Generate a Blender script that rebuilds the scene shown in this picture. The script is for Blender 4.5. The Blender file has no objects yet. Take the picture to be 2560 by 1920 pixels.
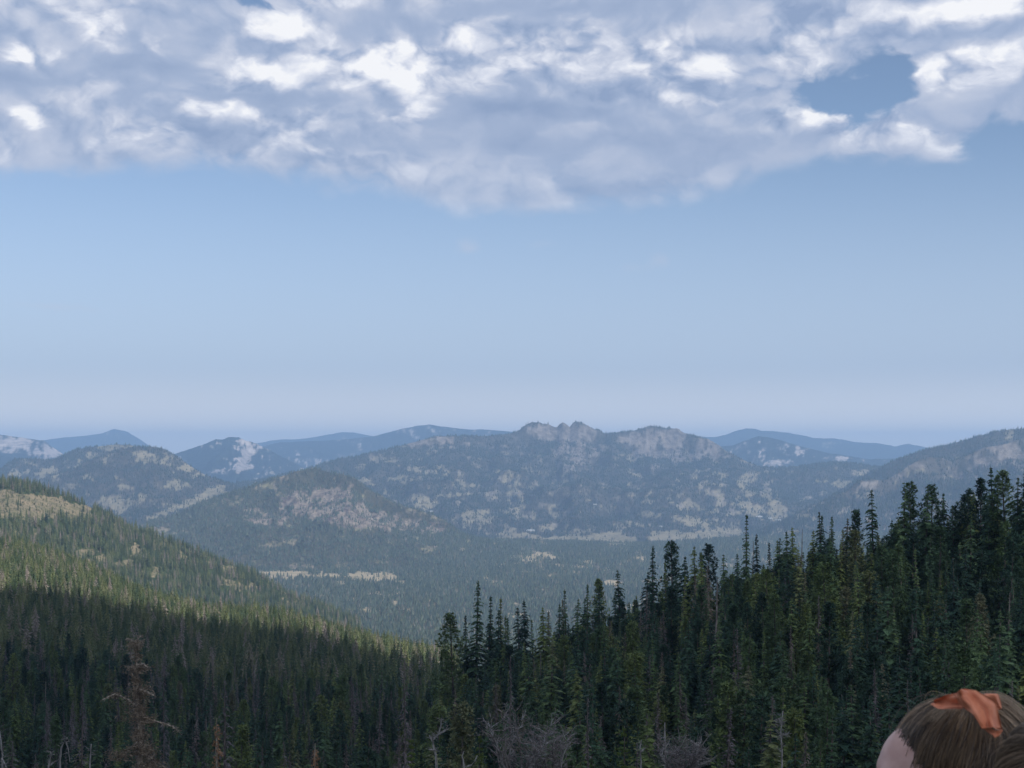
import bpy, math, random
import numpy as np
from mathutils import Vector, Matrix

# ------------------------------------------------------------------ camera
scene = bpy.context.scene
COL = scene.collection
F = 3717.0          # focal length in pixels of the 2560 px wide photograph
EYE = 1.6
HR = 1130.0         # row of the level horizon
cam_data = bpy.data.cameras.new("camera")
cam = bpy.data.objects.new("camera", cam_data)
COL.objects.link(cam)
cam.location = (0, 0, EYE)
cam.rotation_euler = (math.radians(90), 0, 0)
cam_data.sensor_width = 36.0
cam_data.lens = 36.0 * F / 2560.0
cam_data.shift_y = (HR - 960.0) / 2560.0
cam_data.clip_start = 0.1
cam_data.clip_end = 120000.0
cam_data.dof.use_dof = True
cam_data.dof.focus_distance = 600.0
cam_data.dof.aperture_fstop = 22.0
scene.camera = cam

# ------------------------------------------------------------------ sun, sky, exposure
TO_SUN = Vector((0.56, -0.57, 0.62)).normalized()
SUN_EL = math.asin(TO_SUN.z)
sun_data = bpy.data.lights.new("sun", 'SUN')
sun = bpy.data.objects.new("sun", sun_data)
COL.objects.link(sun)
sun.location = (300, -400, 800)
sun.rotation_euler = TO_SUN.to_track_quat('Z', 'Y').to_euler()
sun_data.energy = 4.8
sun_data.angle = math.radians(0.5)
sun_data.color = (1.0, 0.95, 0.87)

scene.view_settings.view_transform = 'Standard'
scene.view_settings.look = 'None'
scene.view_settings.exposure = 0.06
scene.view_settings.gamma = 1.0
scene.view_settings.use_curve_mapping = False
cy = scene.cycles
cy.use_denoising = True
cy.max_bounces = 5
cy.diffuse_bounces = 2
cy.glossy_bounces = 2
cy.transmission_bounces = 2
cy.volume_bounces = 0
cy.transparent_max_bounces = 8
cy.use_adaptive_sampling = False

def sky_uv(px, row):
    """angles (azimuth, elevation) of a direction of the photograph"""
    u = (px - 1280.0) / F
    w = (HR - row) / F
    return math.atan(u), math.atan(w / math.sqrt(1 + u * u))

def N(nt, typ, **kw):
    n = nt.nodes.new(typ)
    for k, v in kw.items():
        setattr(n, k, v)
    return n

def link(nt, a, b):
    nt.links.new(a, b)

def mathn(nt, op, a, b=None, c=None, clamp=False):
    n = nt.nodes.new('ShaderNodeMath'); n.operation = op; n.use_clamp = clamp
    for i, v in enumerate((a, b, c)):
        if v is None: continue
        if isinstance(v, (int, float)): n.inputs[i].default_value = v
        else: nt.links.new(v, n.inputs[i])
    return n.outputs[0]

def maprange(nt, v, a, b, c=0.0, d=1.0, smooth=True):
    n = nt.nodes.new('ShaderNodeMapRange')
    n.interpolation_type = 'SMOOTHSTEP' if smooth else 'LINEAR'
    nt.links.new(v, n.inputs[0])
    for i, x in zip((1, 2, 3, 4), (a, b, c, d)): n.inputs[i].default_value = x
    return n.outputs[0]

def mixc(nt, f, a, b, mode='MIX'):
    n = nt.nodes.new('ShaderNodeMix'); n.data_type = 'RGBA'; n.blend_type = mode
    for i, v in ((0, f), (6, a), (7, b)):
        if isinstance(v, (int, float)): n.inputs[i].default_value = v
        elif isinstance(v, tuple): n.inputs[i].default_value = v if len(v) == 4 else (*v, 1)
        else: nt.links.new(v, n.inputs[i])
    return n.outputs[2]

def build_world():
    w = bpy.data.worlds.new("World"); scene.world = w
    w.use_nodes = True
    nt = w.node_tree; nt.nodes.clear()
    out = N(nt, 'ShaderNodeOutputWorld')
    bg = N(nt, 'ShaderNodeBackground')
    link(nt, bg.outputs[0], out.inputs[0])
    sky = N(nt, 'ShaderNodeTexSky', sky_type='NISHITA', sun_disc=False)
    sky.sun_elevation = SUN_EL
    sky.sun_rotation = math.atan2(TO_SUN.x, TO_SUN.y)
    sky.altitude = 2800
    sky.air_density = SKY_AIR; sky.dust_density = SKY_DUST; sky.ozone_density = SKY_OZONE
    bg.inputs[1].default_value = SKY_STRENGTH
    tc = N(nt, 'ShaderNodeTexCoord')
    sep = N(nt, 'ShaderNodeSeparateXYZ'); link(nt, tc.outputs['Generated'], sep.inputs[0])
    az = mathn(nt, 'ARCTAN2', sep.outputs[0], sep.outputs[1])
    el = mathn(nt, 'ARCSINE', sep.outputs[2])
    comb = N(nt, 'ShaderNodeCombineXYZ'); link(nt, az, comb.inputs[0]); link(nt, el, comb.inputs[1])
    P0 = comb.outputs[0]
    # domain warp
    def warp(vec, scale, amt, detail=3):
        mp = N(nt, 'ShaderNodeMapping'); mp.inputs['Scale'].default_value = (scale, scale * 1.8, scale)
        link(nt, vec, mp.inputs[0])
        nz = N(nt, 'ShaderNodeTexNoise', noise_dimensions='2D'); nz.inputs['Scale'].default_value = 1.0; nz.inputs['Detail'].default_value = detail
        link(nt, mp.outputs[0], nz.inputs['Vector'])
        sub = N(nt, 'ShaderNodeVectorMath', operation='SUBTRACT'); link(nt, nz.outputs['Color'], sub.inputs[0]); sub.inputs[1].default_value = (.5, .5, .5)
        mul = N(nt, 'ShaderNodeVectorMath', operation='MULTIPLY'); link(nt, sub.outputs[0], mul.inputs[0]); mul.inputs[1].default_value = (amt, amt * 0.5, 0)
        add = N(nt, 'ShaderNodeVectorMath', operation='ADD'); link(nt, vec, add.inputs[0]); link(nt, mul.outputs[0], add.inputs[1])
        return add.outputs[0]
    Pw = warp(warp(P0, 9, 0.040), 38, 0.010, 5)
    # a soft lump group
    g = bpy.data.node_groups.new("soft_lump", 'ShaderNodeTree')
    for nme, st in (("Vector", 'NodeSocketVector'), ("Center", 'NodeSocketVector'), ("Inv", 'NodeSocketVector'), ("Weight", 'NodeSocketFloat'), ("Sum", 'NodeSocketFloat')):
        g.interface.new_socket(nme, in_out='INPUT', socket_type=st)
    g.interface.new_socket("Out", in_out='OUTPUT', socket_type='NodeSocketFloat')
    gi = N(g, 'NodeGroupInput'); go = N(g, 'NodeGroupOutput')
    s1 = N(g, 'ShaderNodeVectorMath', operation='SUBTRACT'); link(g, gi.outputs[0], s1.inputs[0]); link(g, gi.outputs[1], s1.inputs[1])
    s2 = N(g, 'ShaderNodeVectorMath', operation='MULTIPLY'); link(g, s1.outputs[0], s2.inputs[0]); link(g, gi.outputs[2], s2.inputs[1])
    s3 = N(g, 'ShaderNodeVectorMath', operation='LENGTH'); link(g, s2.outputs[0], s3.inputs[0])
    mr = maprange(g, s3.outputs['Value'], 0.0, 1.5, 1.0, 0.0)
    link(g, mathn(g, 'MULTIPLY_ADD', mr, gi.outputs[3], gi.outputs[4]), go.inputs[0])
    def lumps(lst, start, vec):
        acc = start
        for (px, row, rx, ry, wt) in lst:
            a, e = sky_uv(px, row)
            n = N(nt, 'ShaderNodeGroup'); n.node_tree = g
            link(nt, vec, n.inputs[0])
            n.inputs[1].default_value = (a, e, 0)
            n.inputs[2].default_value = (F / rx, F / ry, 0)
            n.inputs[3].default_value = wt
            if isinstance(acc, (int, float)): n.inputs[4].default_value = acc
            else: link(nt, acc, n.inputs[4])
            acc = n.outputs[0]
        return acc
    # puffy fractal field: soft masses with billowed detail, sampled again a little higher for the lit and the shaded side
    def shift(vec, off):
        ad = N(nt, 'ShaderNodeVectorMath', operation='ADD'); link(nt, vec, ad.inputs[0]); ad.inputs[1].default_value = (off[0], off[1], 0); return ad.outputs[0]
    def field(vec, sc, typ, det, rough):
        mp = N(nt, 'ShaderNodeMapping'); mp.inputs['Scale'].default_value = sc; link(nt, vec, mp.inputs[0])
        nz = N(nt, 'ShaderNodeTexNoise', noise_dimensions='2D', noise_type=typ); nz.inputs['Scale'].default_value = 1.0
        nz.inputs['Detail'].default_value = det; nz.inputs['Roughness'].default_value = rough
        if typ != 'FBM': nz.inputs['Offset'].default_value = 1.0; nz.inputs['Gain'].default_value = 1.6; nz.normalize = False
        link(nt, mp.outputs[0], nz.inputs['Vector']); return nz.outputs['Fac']
    def puff(vec):
        big = field(vec, (8, 14, 1), 'FBM', 9, 0.60)
        rid = field(vec, (24, 34, 1), 'RIDGED_MULTIFRACTAL', 5, 0.5)
        return mathn(nt, 'ADD', mathn(nt, 'SUBTRACT', big, 0.5), mathn(nt, 'MULTIPLY', mathn(nt, 'SUBTRACT', RIDGE_MID, rid), RIDGE_AMT))
    f0 = puff(Pw)
    f1 = puff(shift(Pw, (0.003, 0.011)))
    # coverage: everything above the slanting lower edge of the bank
    # lower edge as a function of azimuth
    edge = N(nt, 'ShaderNodeFloatCurve')
    cv = edge.mapping.curves[0]
    pts = EDGE
    a0, a1 = -0.40, 0.40
    xs = []
    for px, row in pts:
        a, e = sky_uv(px, row); xs.append(((a - a0) / (a1 - a0), e / 0.30))
    cv.points[0].location = xs[0]; cv.points[1].location = xs[-1]
    for p_ in xs[1:-1]: cv.points.new(*p_)
    edge.mapping.update()
    link(nt, maprange(nt, az, a0, a1, 0, 1, smooth=False), edge.inputs['Value'])
    edge_el = mathn(nt, 'MULTIPLY', edge.outputs[0], 0.30)
    sepw = N(nt, 'ShaderNodeSeparateXYZ'); link(nt, Pw, sepw.inputs[0])
    above = mathn(nt, 'SUBTRACT', sepw.outputs[1], edge_el)
    cov0 = maprange(nt, above, -0.022, 0.034, -0.48, 0.78)
    Pr = warp(Pw, 26, 0.050, 6)
    cov = lumps(COVER, cov0, Pr)
    dens = mathn(nt, 'ADD', cov, mathn(nt, 'MULTIPLY', f0, maprange(nt, above, -0.01, 0.03, 0.45, 1.15)))
    alpha = maprange(nt, dens, -0.12, 0.42)
    lit0 = lumps(LIGHTS, 0.0, Pr)
    emb = mathn(nt, 'MULTIPLY', mathn(nt, 'SUBTRACT', f0, f1), EMB)
    slab = field(Pw, (4.5, 17, 1), 'FBM', 3, 0.45)
    low = mathn(nt, 'ADD', lit0, mathn(nt, 'MULTIPLY', mathn(nt, 'SUBTRACT', slab, 0.5), 1.1))
    amt = maprange(nt, low, -0.25, 0.45, 0.30, 1.9)
    tex = mathn(nt, 'MULTIPLY', mathn(nt, 'ADD', emb, mathn(nt, 'MULTIPLY', f0, BODY)), amt)
    lit = mathn(nt, 'ADD', tex, mathn(nt, 'MULTIPLY_ADD', low, 0.70, CLOUD_BASE))
    # the far, low end of the bank is smooth and pale with distance
    near_ = maprange(nt, above, -0.012, 0.034, 0.12, 1.0)
    lit = mathn(nt, 'ADD', mathn(nt, 'MULTIPLY', mathn(nt, 'SUBTRACT', lit, 0.74), near_), 0.74)
    cr = N(nt, 'ShaderNodeValToRGB'); link(nt, maprange(nt, lit, 0.0, 1.38, smooth=False), cr.inputs[0])
    els = cr.color_ramp.elements
    k = 1.0 / SKY_STRENGTH
    stops = CLOUD_RAMP
    els[0].position = stops[0][0]; els[0].color = (*stops[0][1], 1)
    els[1].position = stops[-1][0]; els[1].color = (*stops[-1][1], 1)
    for p_, c_ in stops[1:-1]:
        e_ = els.new(p_); e_.color = (*c_, 1)
    ck = mixc(nt, 1.0, cr.outputs[0], (k, k, k), 'MULTIPLY')
    # thin veil: the lowest clouds are half lost in the haze
    fade = maprange(nt, el, 0.12, 0.22, 0.62, 1.0)
    alpha2 = mathn(nt, 'MULTIPLY', alpha, fade)
    wisp = maprange(nt, mathn(nt, 'ADD', lumps(WISPS, 0.0, Pw), mathn(nt, 'MULTIPLY', f0, 0.5)), 0.12, 0.7, 0.0, 0.5)
    a3 = mathn(nt, 'MAXIMUM', alpha2, wisp)
    up = maprange(nt, el, -0.02, 0.01)
    a4 = mathn(nt, 'MULTIPLY', a3, up)
    skyc = mixc(nt, 1.0, sky.outputs[0], SKY_TINT, 'MULTIPLY')
    pale = maprange(nt, el, 0.005, 0.22, 0.9, 0.0)
    skyc = mixc(nt, pale, skyc, tuple(k * q for q in HORIZON))
    skyc = mixc(nt, maprange(nt, el, 0.0, 0.06, 0.95, 0.0), skyc, tuple(k * q for q in HORIZON_LOW))
    col = mixc(nt, a4, skyc, ck)
    link(nt, col, bg.inputs[0])
    w.cycles.sampling_method = 'MANUAL'; w.cycles.sample_map_resolution = 1024

SKY_STRENGTH = 0.12
SKY_AIR, SKY_DUST, SKY_OZONE = 1.0, 1.6, 1.5
SKY_TINT = (1.04, 0.985, 0.945)
CLOUD_BASE = 0.54
EMB, BODY, RIDGE_MID, RIDGE_AMT = 1.25, 0.8, 0.9, 0.17
HEAD_DARK, HEAD_LIGHT = (0.58, 0.63, 0.75), (0.94, 0.94, 0.96)
HORIZON_LOW = (0.98, 0.95, 0.92)
HORIZON = (0.43, 0.505, 0.66)
CLOUD_RAMP = [(0.0, (0.275, 0.36, 0.54)), (0.30, (0.37, 0.45, 0.62)), (0.55, (0.54, 0.59, 0.72)), (0.78, (0.74, 0.77, 0.86)), (1.0, (0.93, 0.935, 0.96))]
EDGE = [(-250, 440), (0, 440), (250, 455), (600, 470), (1000, 510), (1500, 545), (1750, 515), (2000, 430), (2250, 425), (2450, 405), (2560, 395), (2800, 380)]
COVER = [(2150, 215, 190, 80, -1.15), (2060, 250, 120, 38, -0.5), (2260, 200, 80, 60, -0.45), (2220, 285, 110, 45, -0.55), (640, 0, 50, 20, -0.8), (1960, 130, 60, 20, -0.4), (1870, 235, 40, 25, -0.4), (2530, 355, 100, 55, -0.9), (2450, 300, 90, 30, -0.35),
         (2330, 345, 110, 40, 0.5), (2050, 320, 150, 60, 0.3), (2480, 190, 120, 60, 0.4), (2560, 440, 120, 50, -0.4)]
LIGHTS = [(1250, 125, 360, 80, 0.34), (140, 60, 260, 80, 0.22), (2000, 60, 460, 90, 0.20), (2440, 175, 170, 70, 0.25), (720, 150, 280, 60, 0.16), (1640, 480, 260, 70, 0.20), (600, 400, 260, 40, 0.10), (1950, 60, 400, 80, 0.12),
          (650, 62, 62, 34, 0.42), (705, 36, 60, 36, 0.45), (745, 66, 40, 24, 0.35), (55, 130, 58, 34, 0.85), (240, 70, 60, 50, 0.5), (405, 115, 34, 22, 0.5), (620, 175, 95, 45, 0.55), (820, 115, 95, 36, 0.5), (960, 130, 80, 60, 0.4), (1045, 185, 60, 50, 0.4),
          (1220, 95, 140, 40, 0.5), (1290, 150, 90, 40, 0.4), (1460, 110, 80, 60, 0.4), (1500, 210, 40, 40, 0.35), (1690, 170, 105, 62, 0.6), (1730, 248, 95, 24, 0.7), (2010, 175, 85, 35, 0.4), (2050, 300, 115, 30, 0.7),
          (2200, 330, 75, 30, 0.45), (2340, 348, 105, 32, 0.7), (2460, 20, 125, 36, 0.7), (2390, 180, 75, 30, 0.5), (2510, 150, 75, 45, 0.4), (1035, 290, 48, 42, 0.7), (500, 275, 65, 26, 0.45), (60, 280, 55, 32, 0.45),
          (670, 282, 75, 22, 0.3), (410, 340, 70, 11, 0.45), (10, 365, 50, 30, 0.35), (1660, 512, 120, 34, 0.2), (1960, 70, 60, 40, 0.3),
          (1060, 58, 270, 45, -0.5), (880, 88, 120, 25, -0.3), (1400, 15, 220, 22, -0.3), (330, 170, 150, 30, -0.4), (80, 195, 120, 26, -0.3), (700, 242, 270, 22, -0.4), (1220, 265, 150, 52, -0.6), (1450, 278, 230, 28, -0.45),
          (1280, 352, 90, 25, -0.3), (900, 370, 200, 28, -0.25), (370, 262, 100, 30, -0.3), (180, 330, 160, 30, -0.2), (560, 355, 150, 22, -0.2), (2330, 110, 170, 25, -0.3)]
WISPS = [(1180, 605, 60, 20, 0.5), (1350, 625, 60, 20, 0.35), (1560, 655, 55, 18, 0.45), (1640, 640, 40, 25, 0.45), (200, 775, 220, 14, 0.3), (60, 770, 160, 10, 0.2)]
build_world()

# ------------------------------------------------------------------ helpers
rng = np.random.default_rng(7)
_perm = np.random.default_rng(11).integers(0, 1 << 30, 4096)
def _h(ix, iy, s):
    return _perm[(_perm[(ix + s * 131) & 4095] + iy) & 4095] / float(1 << 30)
def vnoise(x, y, s=0):
    ix = np.floor(x).astype(np.int64); iy = np.floor(y).astype(np.int64)
    fx = x - ix; fy = y - iy
    fx = fx * fx * fx * (fx * (fx * 6 - 15) + 10); fy = fy * fy * fy * (fy * (fy * 6 - 15) + 10)
    a = _h(ix, iy, s); b = _h(ix + 1, iy, s); c = _h(ix, iy + 1, s); d = _h(ix + 1, iy + 1, s)
    return (a + (b - a) * fx) * (1 - fy) + (c + (d - c) * fx) * fy
def fbm(x, y, oct=5, s=0, gain=0.5):
    v = 0.0; amp = 1.0; tot = 0.0
    for o in range(oct):
        v = v + amp * (vnoise(x, y, s + o) * 2 - 1); tot += amp
        x = x * 2.03 + 17.1; y = y * 2.03 - 9.7; amp *= gain
    return v / tot
def ridged(x, y, oct=5, s=0, gain=0.5):
    v = 0.0; amp = 1.0; tot = 0.0
    for o in range(oct):
        v = v + amp * (1 - np.abs(vnoise(x, y, s + o) * 2 - 1)); tot += amp
        x = x * 2.07 + 5.3; y = y * 2.07 + 3.1; amp *= gain
    return v / tot
def sstep(a, b, x):
    t = np.clip((x - a) / (b - a), 0, 1); return t * t * (3 - 2 * t)

def mesh_from(name, verts, faces, mats=(), attrs=None, smooth=False, mat_idx=None):
    me = bpy.data.meshes.new(name)
    verts = np.asarray(verts, dtype=np.float32).reshape(-1, 3)
    if isinstance(faces, np.ndarray):
        nf, k = faces.shape
        me.vertices.add(len(verts)); me.vertices.foreach_set('co', verts.ravel())
        me.loops.add(nf * k); me.loops.foreach_set('vertex_index', faces.astype(np.int32).ravel())
        me.polygons.add(nf); me.polygons.foreach_set('loop_start', (np.arange(nf) * k).astype(np.int32))
        me.update(calc_edges=True)
    else:
        me.from_pydata(verts.tolist(), [], faces); me.update()
    if smooth: me.shade_smooth()
    for m in mats: me.materials.append(m)
    if mat_idx is not None: me.polygons.foreach_set('material_index', np.asarray(mat_idx, dtype=np.int32))
    if attrs:
        for k_, v in attrs.items():
            at = me.attributes.new(k_, 'FLOAT', 'POINT'); at.data.foreach_set('value', np.asarray(v, dtype=np.float32).ravel())
    return me
def add_obj(name, data, parent=None, **props):
    o = bpy.data.objects.new(name, data); COL.objects.link(o)
    if parent is not None: o.parent = parent
    for k, v in props.items(): o[k] = v
    return o

# ------------------------------------------------------------------ materials
def new_mat(name):
    m = bpy.data.materials.new(name); m.use_nodes = True
    nt = m.node_tree; nt.nodes.clear()
    return m, nt
def attr(nt, name):
    n = N(nt, 'ShaderNodeAttribute', attribute_name=name); return n.outputs['Fac']
def noise(nt, vec, scale, detail=4, rough=0.55):
    n = N(nt, 'ShaderNodeTexNoise'); n.inputs['Scale'].default_value = scale; n.inputs['Detail'].default_value = detail; n.inputs['Roughness'].default_value = rough
    if vec is not None: link(nt, vec, n.inputs['Vector'])
    return n.outputs['Fac']
def ramp(nt, f, stops):
    n = N(nt, 'ShaderNodeValToRGB'); link(nt, f, n.inputs[0]); e = n.color_ramp.elements
    e[0].position = stops[0][0]; e[0].color = (*stops[0][1], 1); e[1].position = stops[-1][0]; e[1].color = (*stops[-1][1], 1)
    for p, c in stops[1:-1]:
        q = e.new(p); q.color = (*c, 1)
    return n.outputs[0]
def finish(nt, col, rough=0.9, bump=None, bump_d=0.3, bump_s=1.0, spec=0.15):
    b = N(nt, 'ShaderNodeBsdfPrincipled'); o = N(nt, 'ShaderNodeOutputMaterial')
    if isinstance(col, tuple): b.inputs['Base Color'].default_value = (*col, 1)
    else: link(nt, col, b.inputs['Base Color'])
    b.inputs['Roughness'].default_value = rough; b.inputs['Specular IOR Level'].default_value = spec
    if bump is not None:
        bp = N(nt, 'ShaderNodeBump'); bp.inputs['Distance'].default_value = bump_d; bp.inputs['Strength'].default_value = bump_s
        link(nt, bump, bp.inputs['Height']); link(nt, bp.outputs[0], b.inputs['Normal'])
    link(nt, b.outputs[0], o.inputs[0]); return b

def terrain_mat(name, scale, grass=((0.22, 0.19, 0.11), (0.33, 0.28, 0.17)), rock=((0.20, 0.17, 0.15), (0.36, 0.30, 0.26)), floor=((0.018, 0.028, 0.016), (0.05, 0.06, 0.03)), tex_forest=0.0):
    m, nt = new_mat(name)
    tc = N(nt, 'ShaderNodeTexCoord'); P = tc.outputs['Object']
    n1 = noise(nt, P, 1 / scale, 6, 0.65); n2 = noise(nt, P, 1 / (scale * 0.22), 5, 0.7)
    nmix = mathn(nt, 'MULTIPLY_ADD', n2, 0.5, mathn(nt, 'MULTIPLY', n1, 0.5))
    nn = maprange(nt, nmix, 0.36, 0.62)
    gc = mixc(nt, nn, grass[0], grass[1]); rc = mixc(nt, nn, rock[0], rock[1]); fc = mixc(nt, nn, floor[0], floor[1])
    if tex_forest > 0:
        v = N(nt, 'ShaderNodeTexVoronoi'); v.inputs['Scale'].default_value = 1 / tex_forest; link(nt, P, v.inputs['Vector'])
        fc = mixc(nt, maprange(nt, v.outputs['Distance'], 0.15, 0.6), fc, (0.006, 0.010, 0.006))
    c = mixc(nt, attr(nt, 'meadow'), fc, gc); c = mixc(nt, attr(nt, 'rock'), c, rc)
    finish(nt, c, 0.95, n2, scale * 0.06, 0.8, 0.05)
    return m

# ------------------------------------------------------------------ terrain layers
def proj(x, y, z):
    return 1280 + F * x / y, HR - F * (z - EYE) / y
def interp(px, pts):
    pts = np.asarray(pts, float); return np.interp(px, pts[:, 0], pts[:, 1])

def patch_mask(px, row, patches, warp=None, seed=0):
    """land cover outlines: list of (px, row, rx, ry, weight) lumps with ragged edges"""
    v = np.zeros_like(px)
    wx = px + 22 * fbm(px / 18, row / 10, 5, 40 + seed, .6); wy = row + 11 * fbm(px / 18 + 50, row / 10, 5, 47 + seed, .6)
    for (cx, cy_, rx, ry, wt) in patches:
        d = np.sqrt(((wx - cx) / rx) ** 2 + ((wy - cy_) / ry) ** 2)
        v = v + wt * (1 - sstep(0.75, 1.2, d))
    return v

class Layer: pass

def ridge(name, crest, depth, foot, zfoot, back, nu, nt_, nb, mat, relief=0.10, wl=900.0, power=1.35, crest_noise=1.5, crag=None, meadow=None, rock=None,
          base_open=0.0, open_scale=45.0, kind_rock=0.0, seed=0, pxr=None):
    pts = np.asarray(crest, float)
    p0, p1 = (pts[0, 0], pts[-1, 0]) if pxr is None else pxr
    px = np.linspace(p0, p1, nu)
    D = interp(px, depth); Ft = interp(px, foot); Zf = interp(px, zfoot)
    row = np.interp(px, pts[:, 0], pts[:, 1])
    row = row + crest_noise * fbm(px / 16.0, px * 0 + seed, 4, seed)
    zc = EYE + (HR - row) / F * D
    zc = np.maximum(zc, Zf - 20)
    t = np.linspace(0, 1, nt_); tb = np.linspace(0, 1, nb + 1)[1:]
    T = np.concatenate([t, 1 + tb])[None, :] * np.ones((nu, 1))
    PX = px[:, None] * np.ones_like(T)
    Y = np.where(T <= 1, Ft[:, None] + (D - Ft)[:, None] * T, D[:, None] + back * (T - 1))
    X = (PX - 1280) / F * Y
    front = np.clip(T, 0, 1); bk = np.clip(T - 1, 0, 1)
    prof = np.where(T <= 1, front ** power, 1 - bk ** 1.3)
    Zb = np.where(T <= 1, Zf[:, None], Zf[:, None] - 130)
    H = Zb + (zc[:, None] - Zb) * prof
    rel = np.maximum((zc - Zf)[:, None], 10)
    taper = np.where(T <= 1, np.sin(np.pi * np.clip(front, 0, 1)) ** 0.8, np.sin(np.pi * bk) ** 0.8)
    # gullies run downhill: noise stretched along the slope
    g = ridged(X / wl, Y / (wl * 1.8), 6, seed + 3) - 0.62
    g2 = fbm(X / (wl * 0.35), Y / (wl * 0.6), 5, seed + 13)
    H = H + rel * relief * taper * (g * 2.2 + g2 * 0.6)
    if crag is not None:
        for (a, b, t0, t1, amp, w_) in crag:
            msk = sstep(a - 30, a + 20, PX) * (1 - sstep(b - 20, b + 30, PX)) * sstep(t0 - .08, t0 + .05, T) * (1 - sstep(t1 - 0.02, t1 + 0.05, T))
            mp_ = sstep(a - 40, a + 30, PX) * (1 - sstep(b - 30, b + 40, PX))
            H = H + msk * amp * 0.8 * (ridged(X / w_, Y / (w_ * 4.5), 5, seed + 21, 0.6) - 0.6)
            H = H - mp_ * amp * 0.9 * (1 - sstep(0.955, 1.0, T)) * sstep(0.45, 0.9, T) * (0.5 + ridged(X / (w_ * 1.6), Y / 3000.0, 3, seed + 27))
    PXv, ROW = proj(X, Y, H)
    land = fbm(PXv / open_scale, ROW / (open_scale * 0.45), 5, seed + 30, 0.6)
    land = land + 0.35 * fbm(X / 55.0, Y / 90.0, 3, seed + 35)
    fine = fbm(PXv / 9.0, ROW / 13.0, 4, seed + 50, 0.7)
    M = .9 * sstep(0.0, 0.20, land + 0.22 * fine + base_open - 0.5)
    if meadow: M = np.maximum(M, sstep(0.35, 0.75, patch_mask(PXv, ROW, meadow, seed=seed) + 0.8 * land + 0.9 * fine))
    R = np.zeros_like(M)
    if rock: R = sstep(0.35, 0.75, patch_mask(PXv, ROW, rock, seed=seed + 3) + 0.7 * land + 0.9 * fine)
    if crag is not None and False: pass
    M = np.clip(M, 0, 1); R = np.clip(R, 0, 1)
    nu_, nv = X.shape
    idx = np.arange(nu_ * nv).reshape(nu_, nv)
    faces = np.stack([idx[:-1, :-1], idx[1:, :-1], idx[1:, 1:], idx[:-1, 1:]], -1).reshape(-1, 4)
    V = np.stack([X, Y, H], -1).reshape(-1, 3)
    me = mesh_from(name, V, faces, [mat], {'meadow': M, 'rock': R}, smooth=True)
    o = add_obj(name, me, kind='structure')
    L = Layer(); L.X, L.Y, L.H, L.M, L.R, L.T, L.PX = X, Y, H, M, R + 2.0 * ((R > .25) & (T > .93)), T, PX; L.obj = o
    return L

def scatter(L, area_per, prob, seed, pxlim=(-120, 2680), tmax=1.12):
    """random points spread evenly over the ground of a layer"""
    r = np.random.default_rng(seed)
    X, Y, H = L.X, L.Y, L.H
    dx = np.abs(X[1:, :-1] - X[:-1, :-1]); dy = np.abs(Y[:-1, 1:] - Y[:-1, :-1])
    A = dx * dy
    cx = L.PX[:-1, :-1]; ct = L.T[:-1, :-1]
    A = A * ((cx > pxlim[0]) & (cx < pxlim[1]) & (ct < tmax))
    n = int(A.sum() / area_per)
    c = np.cumsum(A.ravel()); k = np.searchsorted(c, r.random(n) * c[-1])
    i, j = np.unravel_index(np.clip(k, 0, A.size - 1), A.shape)
    a = r.random(n); b = r.random(n)
    def bil(G): return (G[i, j] * (1 - a) + G[i + 1, j] * a) * (1 - b) + (G[i, j + 1] * (1 - a) + G[i + 1, j + 1] * a) * b
    x, y, z, m, q = bil(X), bil(Y), bil(H), bil(L.M), bil(L.R)
    keep = r.random(n) < prob(x, y, z, m, q)
    return x[keep], y[keep], z[keep]

# ------------------------------------------------------------------ the ground sheet
ZY = np.array([8, 25, 60, 110, 160, 250, 350, 500, 700, 900, 1100, 1400, 2000, 3000, 4500, 5600, 6200, 7000], float)
ZP = np.array([-800, 0, 600, 1120, 1200, 1600, 1900, 2200, 2500, 3300], float)
ZT = np.array([
    [0] * 10, [-7] * 10, [-20] * 10,
    [-33, -35, -36, -37, -37, -38, -38, -36, -34, -28],
    [-48, -52, -52, -50, -48, -44, -41, -37, -32, -20],
    [-58, -60, -60, -60, -52, -42, -34, -28, -25, -10],
    [-62, -64, -69, -70, -66, -55, -48, -42, -38, -20],
    [-66, -68, -80, -84, -95, -105, -100, -95, -90, -80],
    [-68, -72, -92, -104, -125, -150, -150, -145, -140, -130],
    [-70, -74, -104, -130, -160, -190, -190, -190, -190, -180],
    [-68, -74, -135, -165, -195, -220, -225, -225, -225, -220],
    [-112, -122, -200, -240, -250, -265, -270, -270, -270, -270],
    [-265, -275, -295, -305, -310, -310, -310, -310, -310, -310],
    [-350] * 10,
    [-350] * 10,
    [-350, -350, -345, -335, -330, -343, -318, -300, -290, -290],
    [-400] * 10, [-400] * 10], float)
def zg(x, y):
    x = np.asarray(x, float); y = np.asarray(y, float)
    yy = np.clip(y, 8, 7000)
    px = np.clip(1280 + F * x / np.maximum(yy, 8), -800, 3300)
    j = np.clip(np.searchsorted(ZY, yy) - 1, 0, len(ZY) - 2)
    t = np.log(yy / ZY[j]) / np.log(ZY[j + 1] / ZY[j]); t = np.clip(t, 0, 1)
    i = np.clip(np.searchsorted(ZP, px) - 1, 0, len(ZP) - 2)
    s = np.clip((px - ZP[i]) / (ZP[i + 1] - ZP[i]), 0, 1)
    s = s * s * (3 - 2 * s)
    z = (ZT[j, i] * (1 - s) + ZT[j, i + 1] * s) * (1 - t) + (ZT[j + 1, i] * (1 - s) + ZT[j + 1, i + 1] * s) * t
    amp = np.interp(yy, [20, 110, 400, 1000, 2500, 5000, 7000], [0, .8, 1.5, 2.5, 5, 5, 2])
    z = z + amp * fbm(x / (30 + yy * 0.08), y / (30 + yy * 0.08), 4, 60)
    return z

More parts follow.
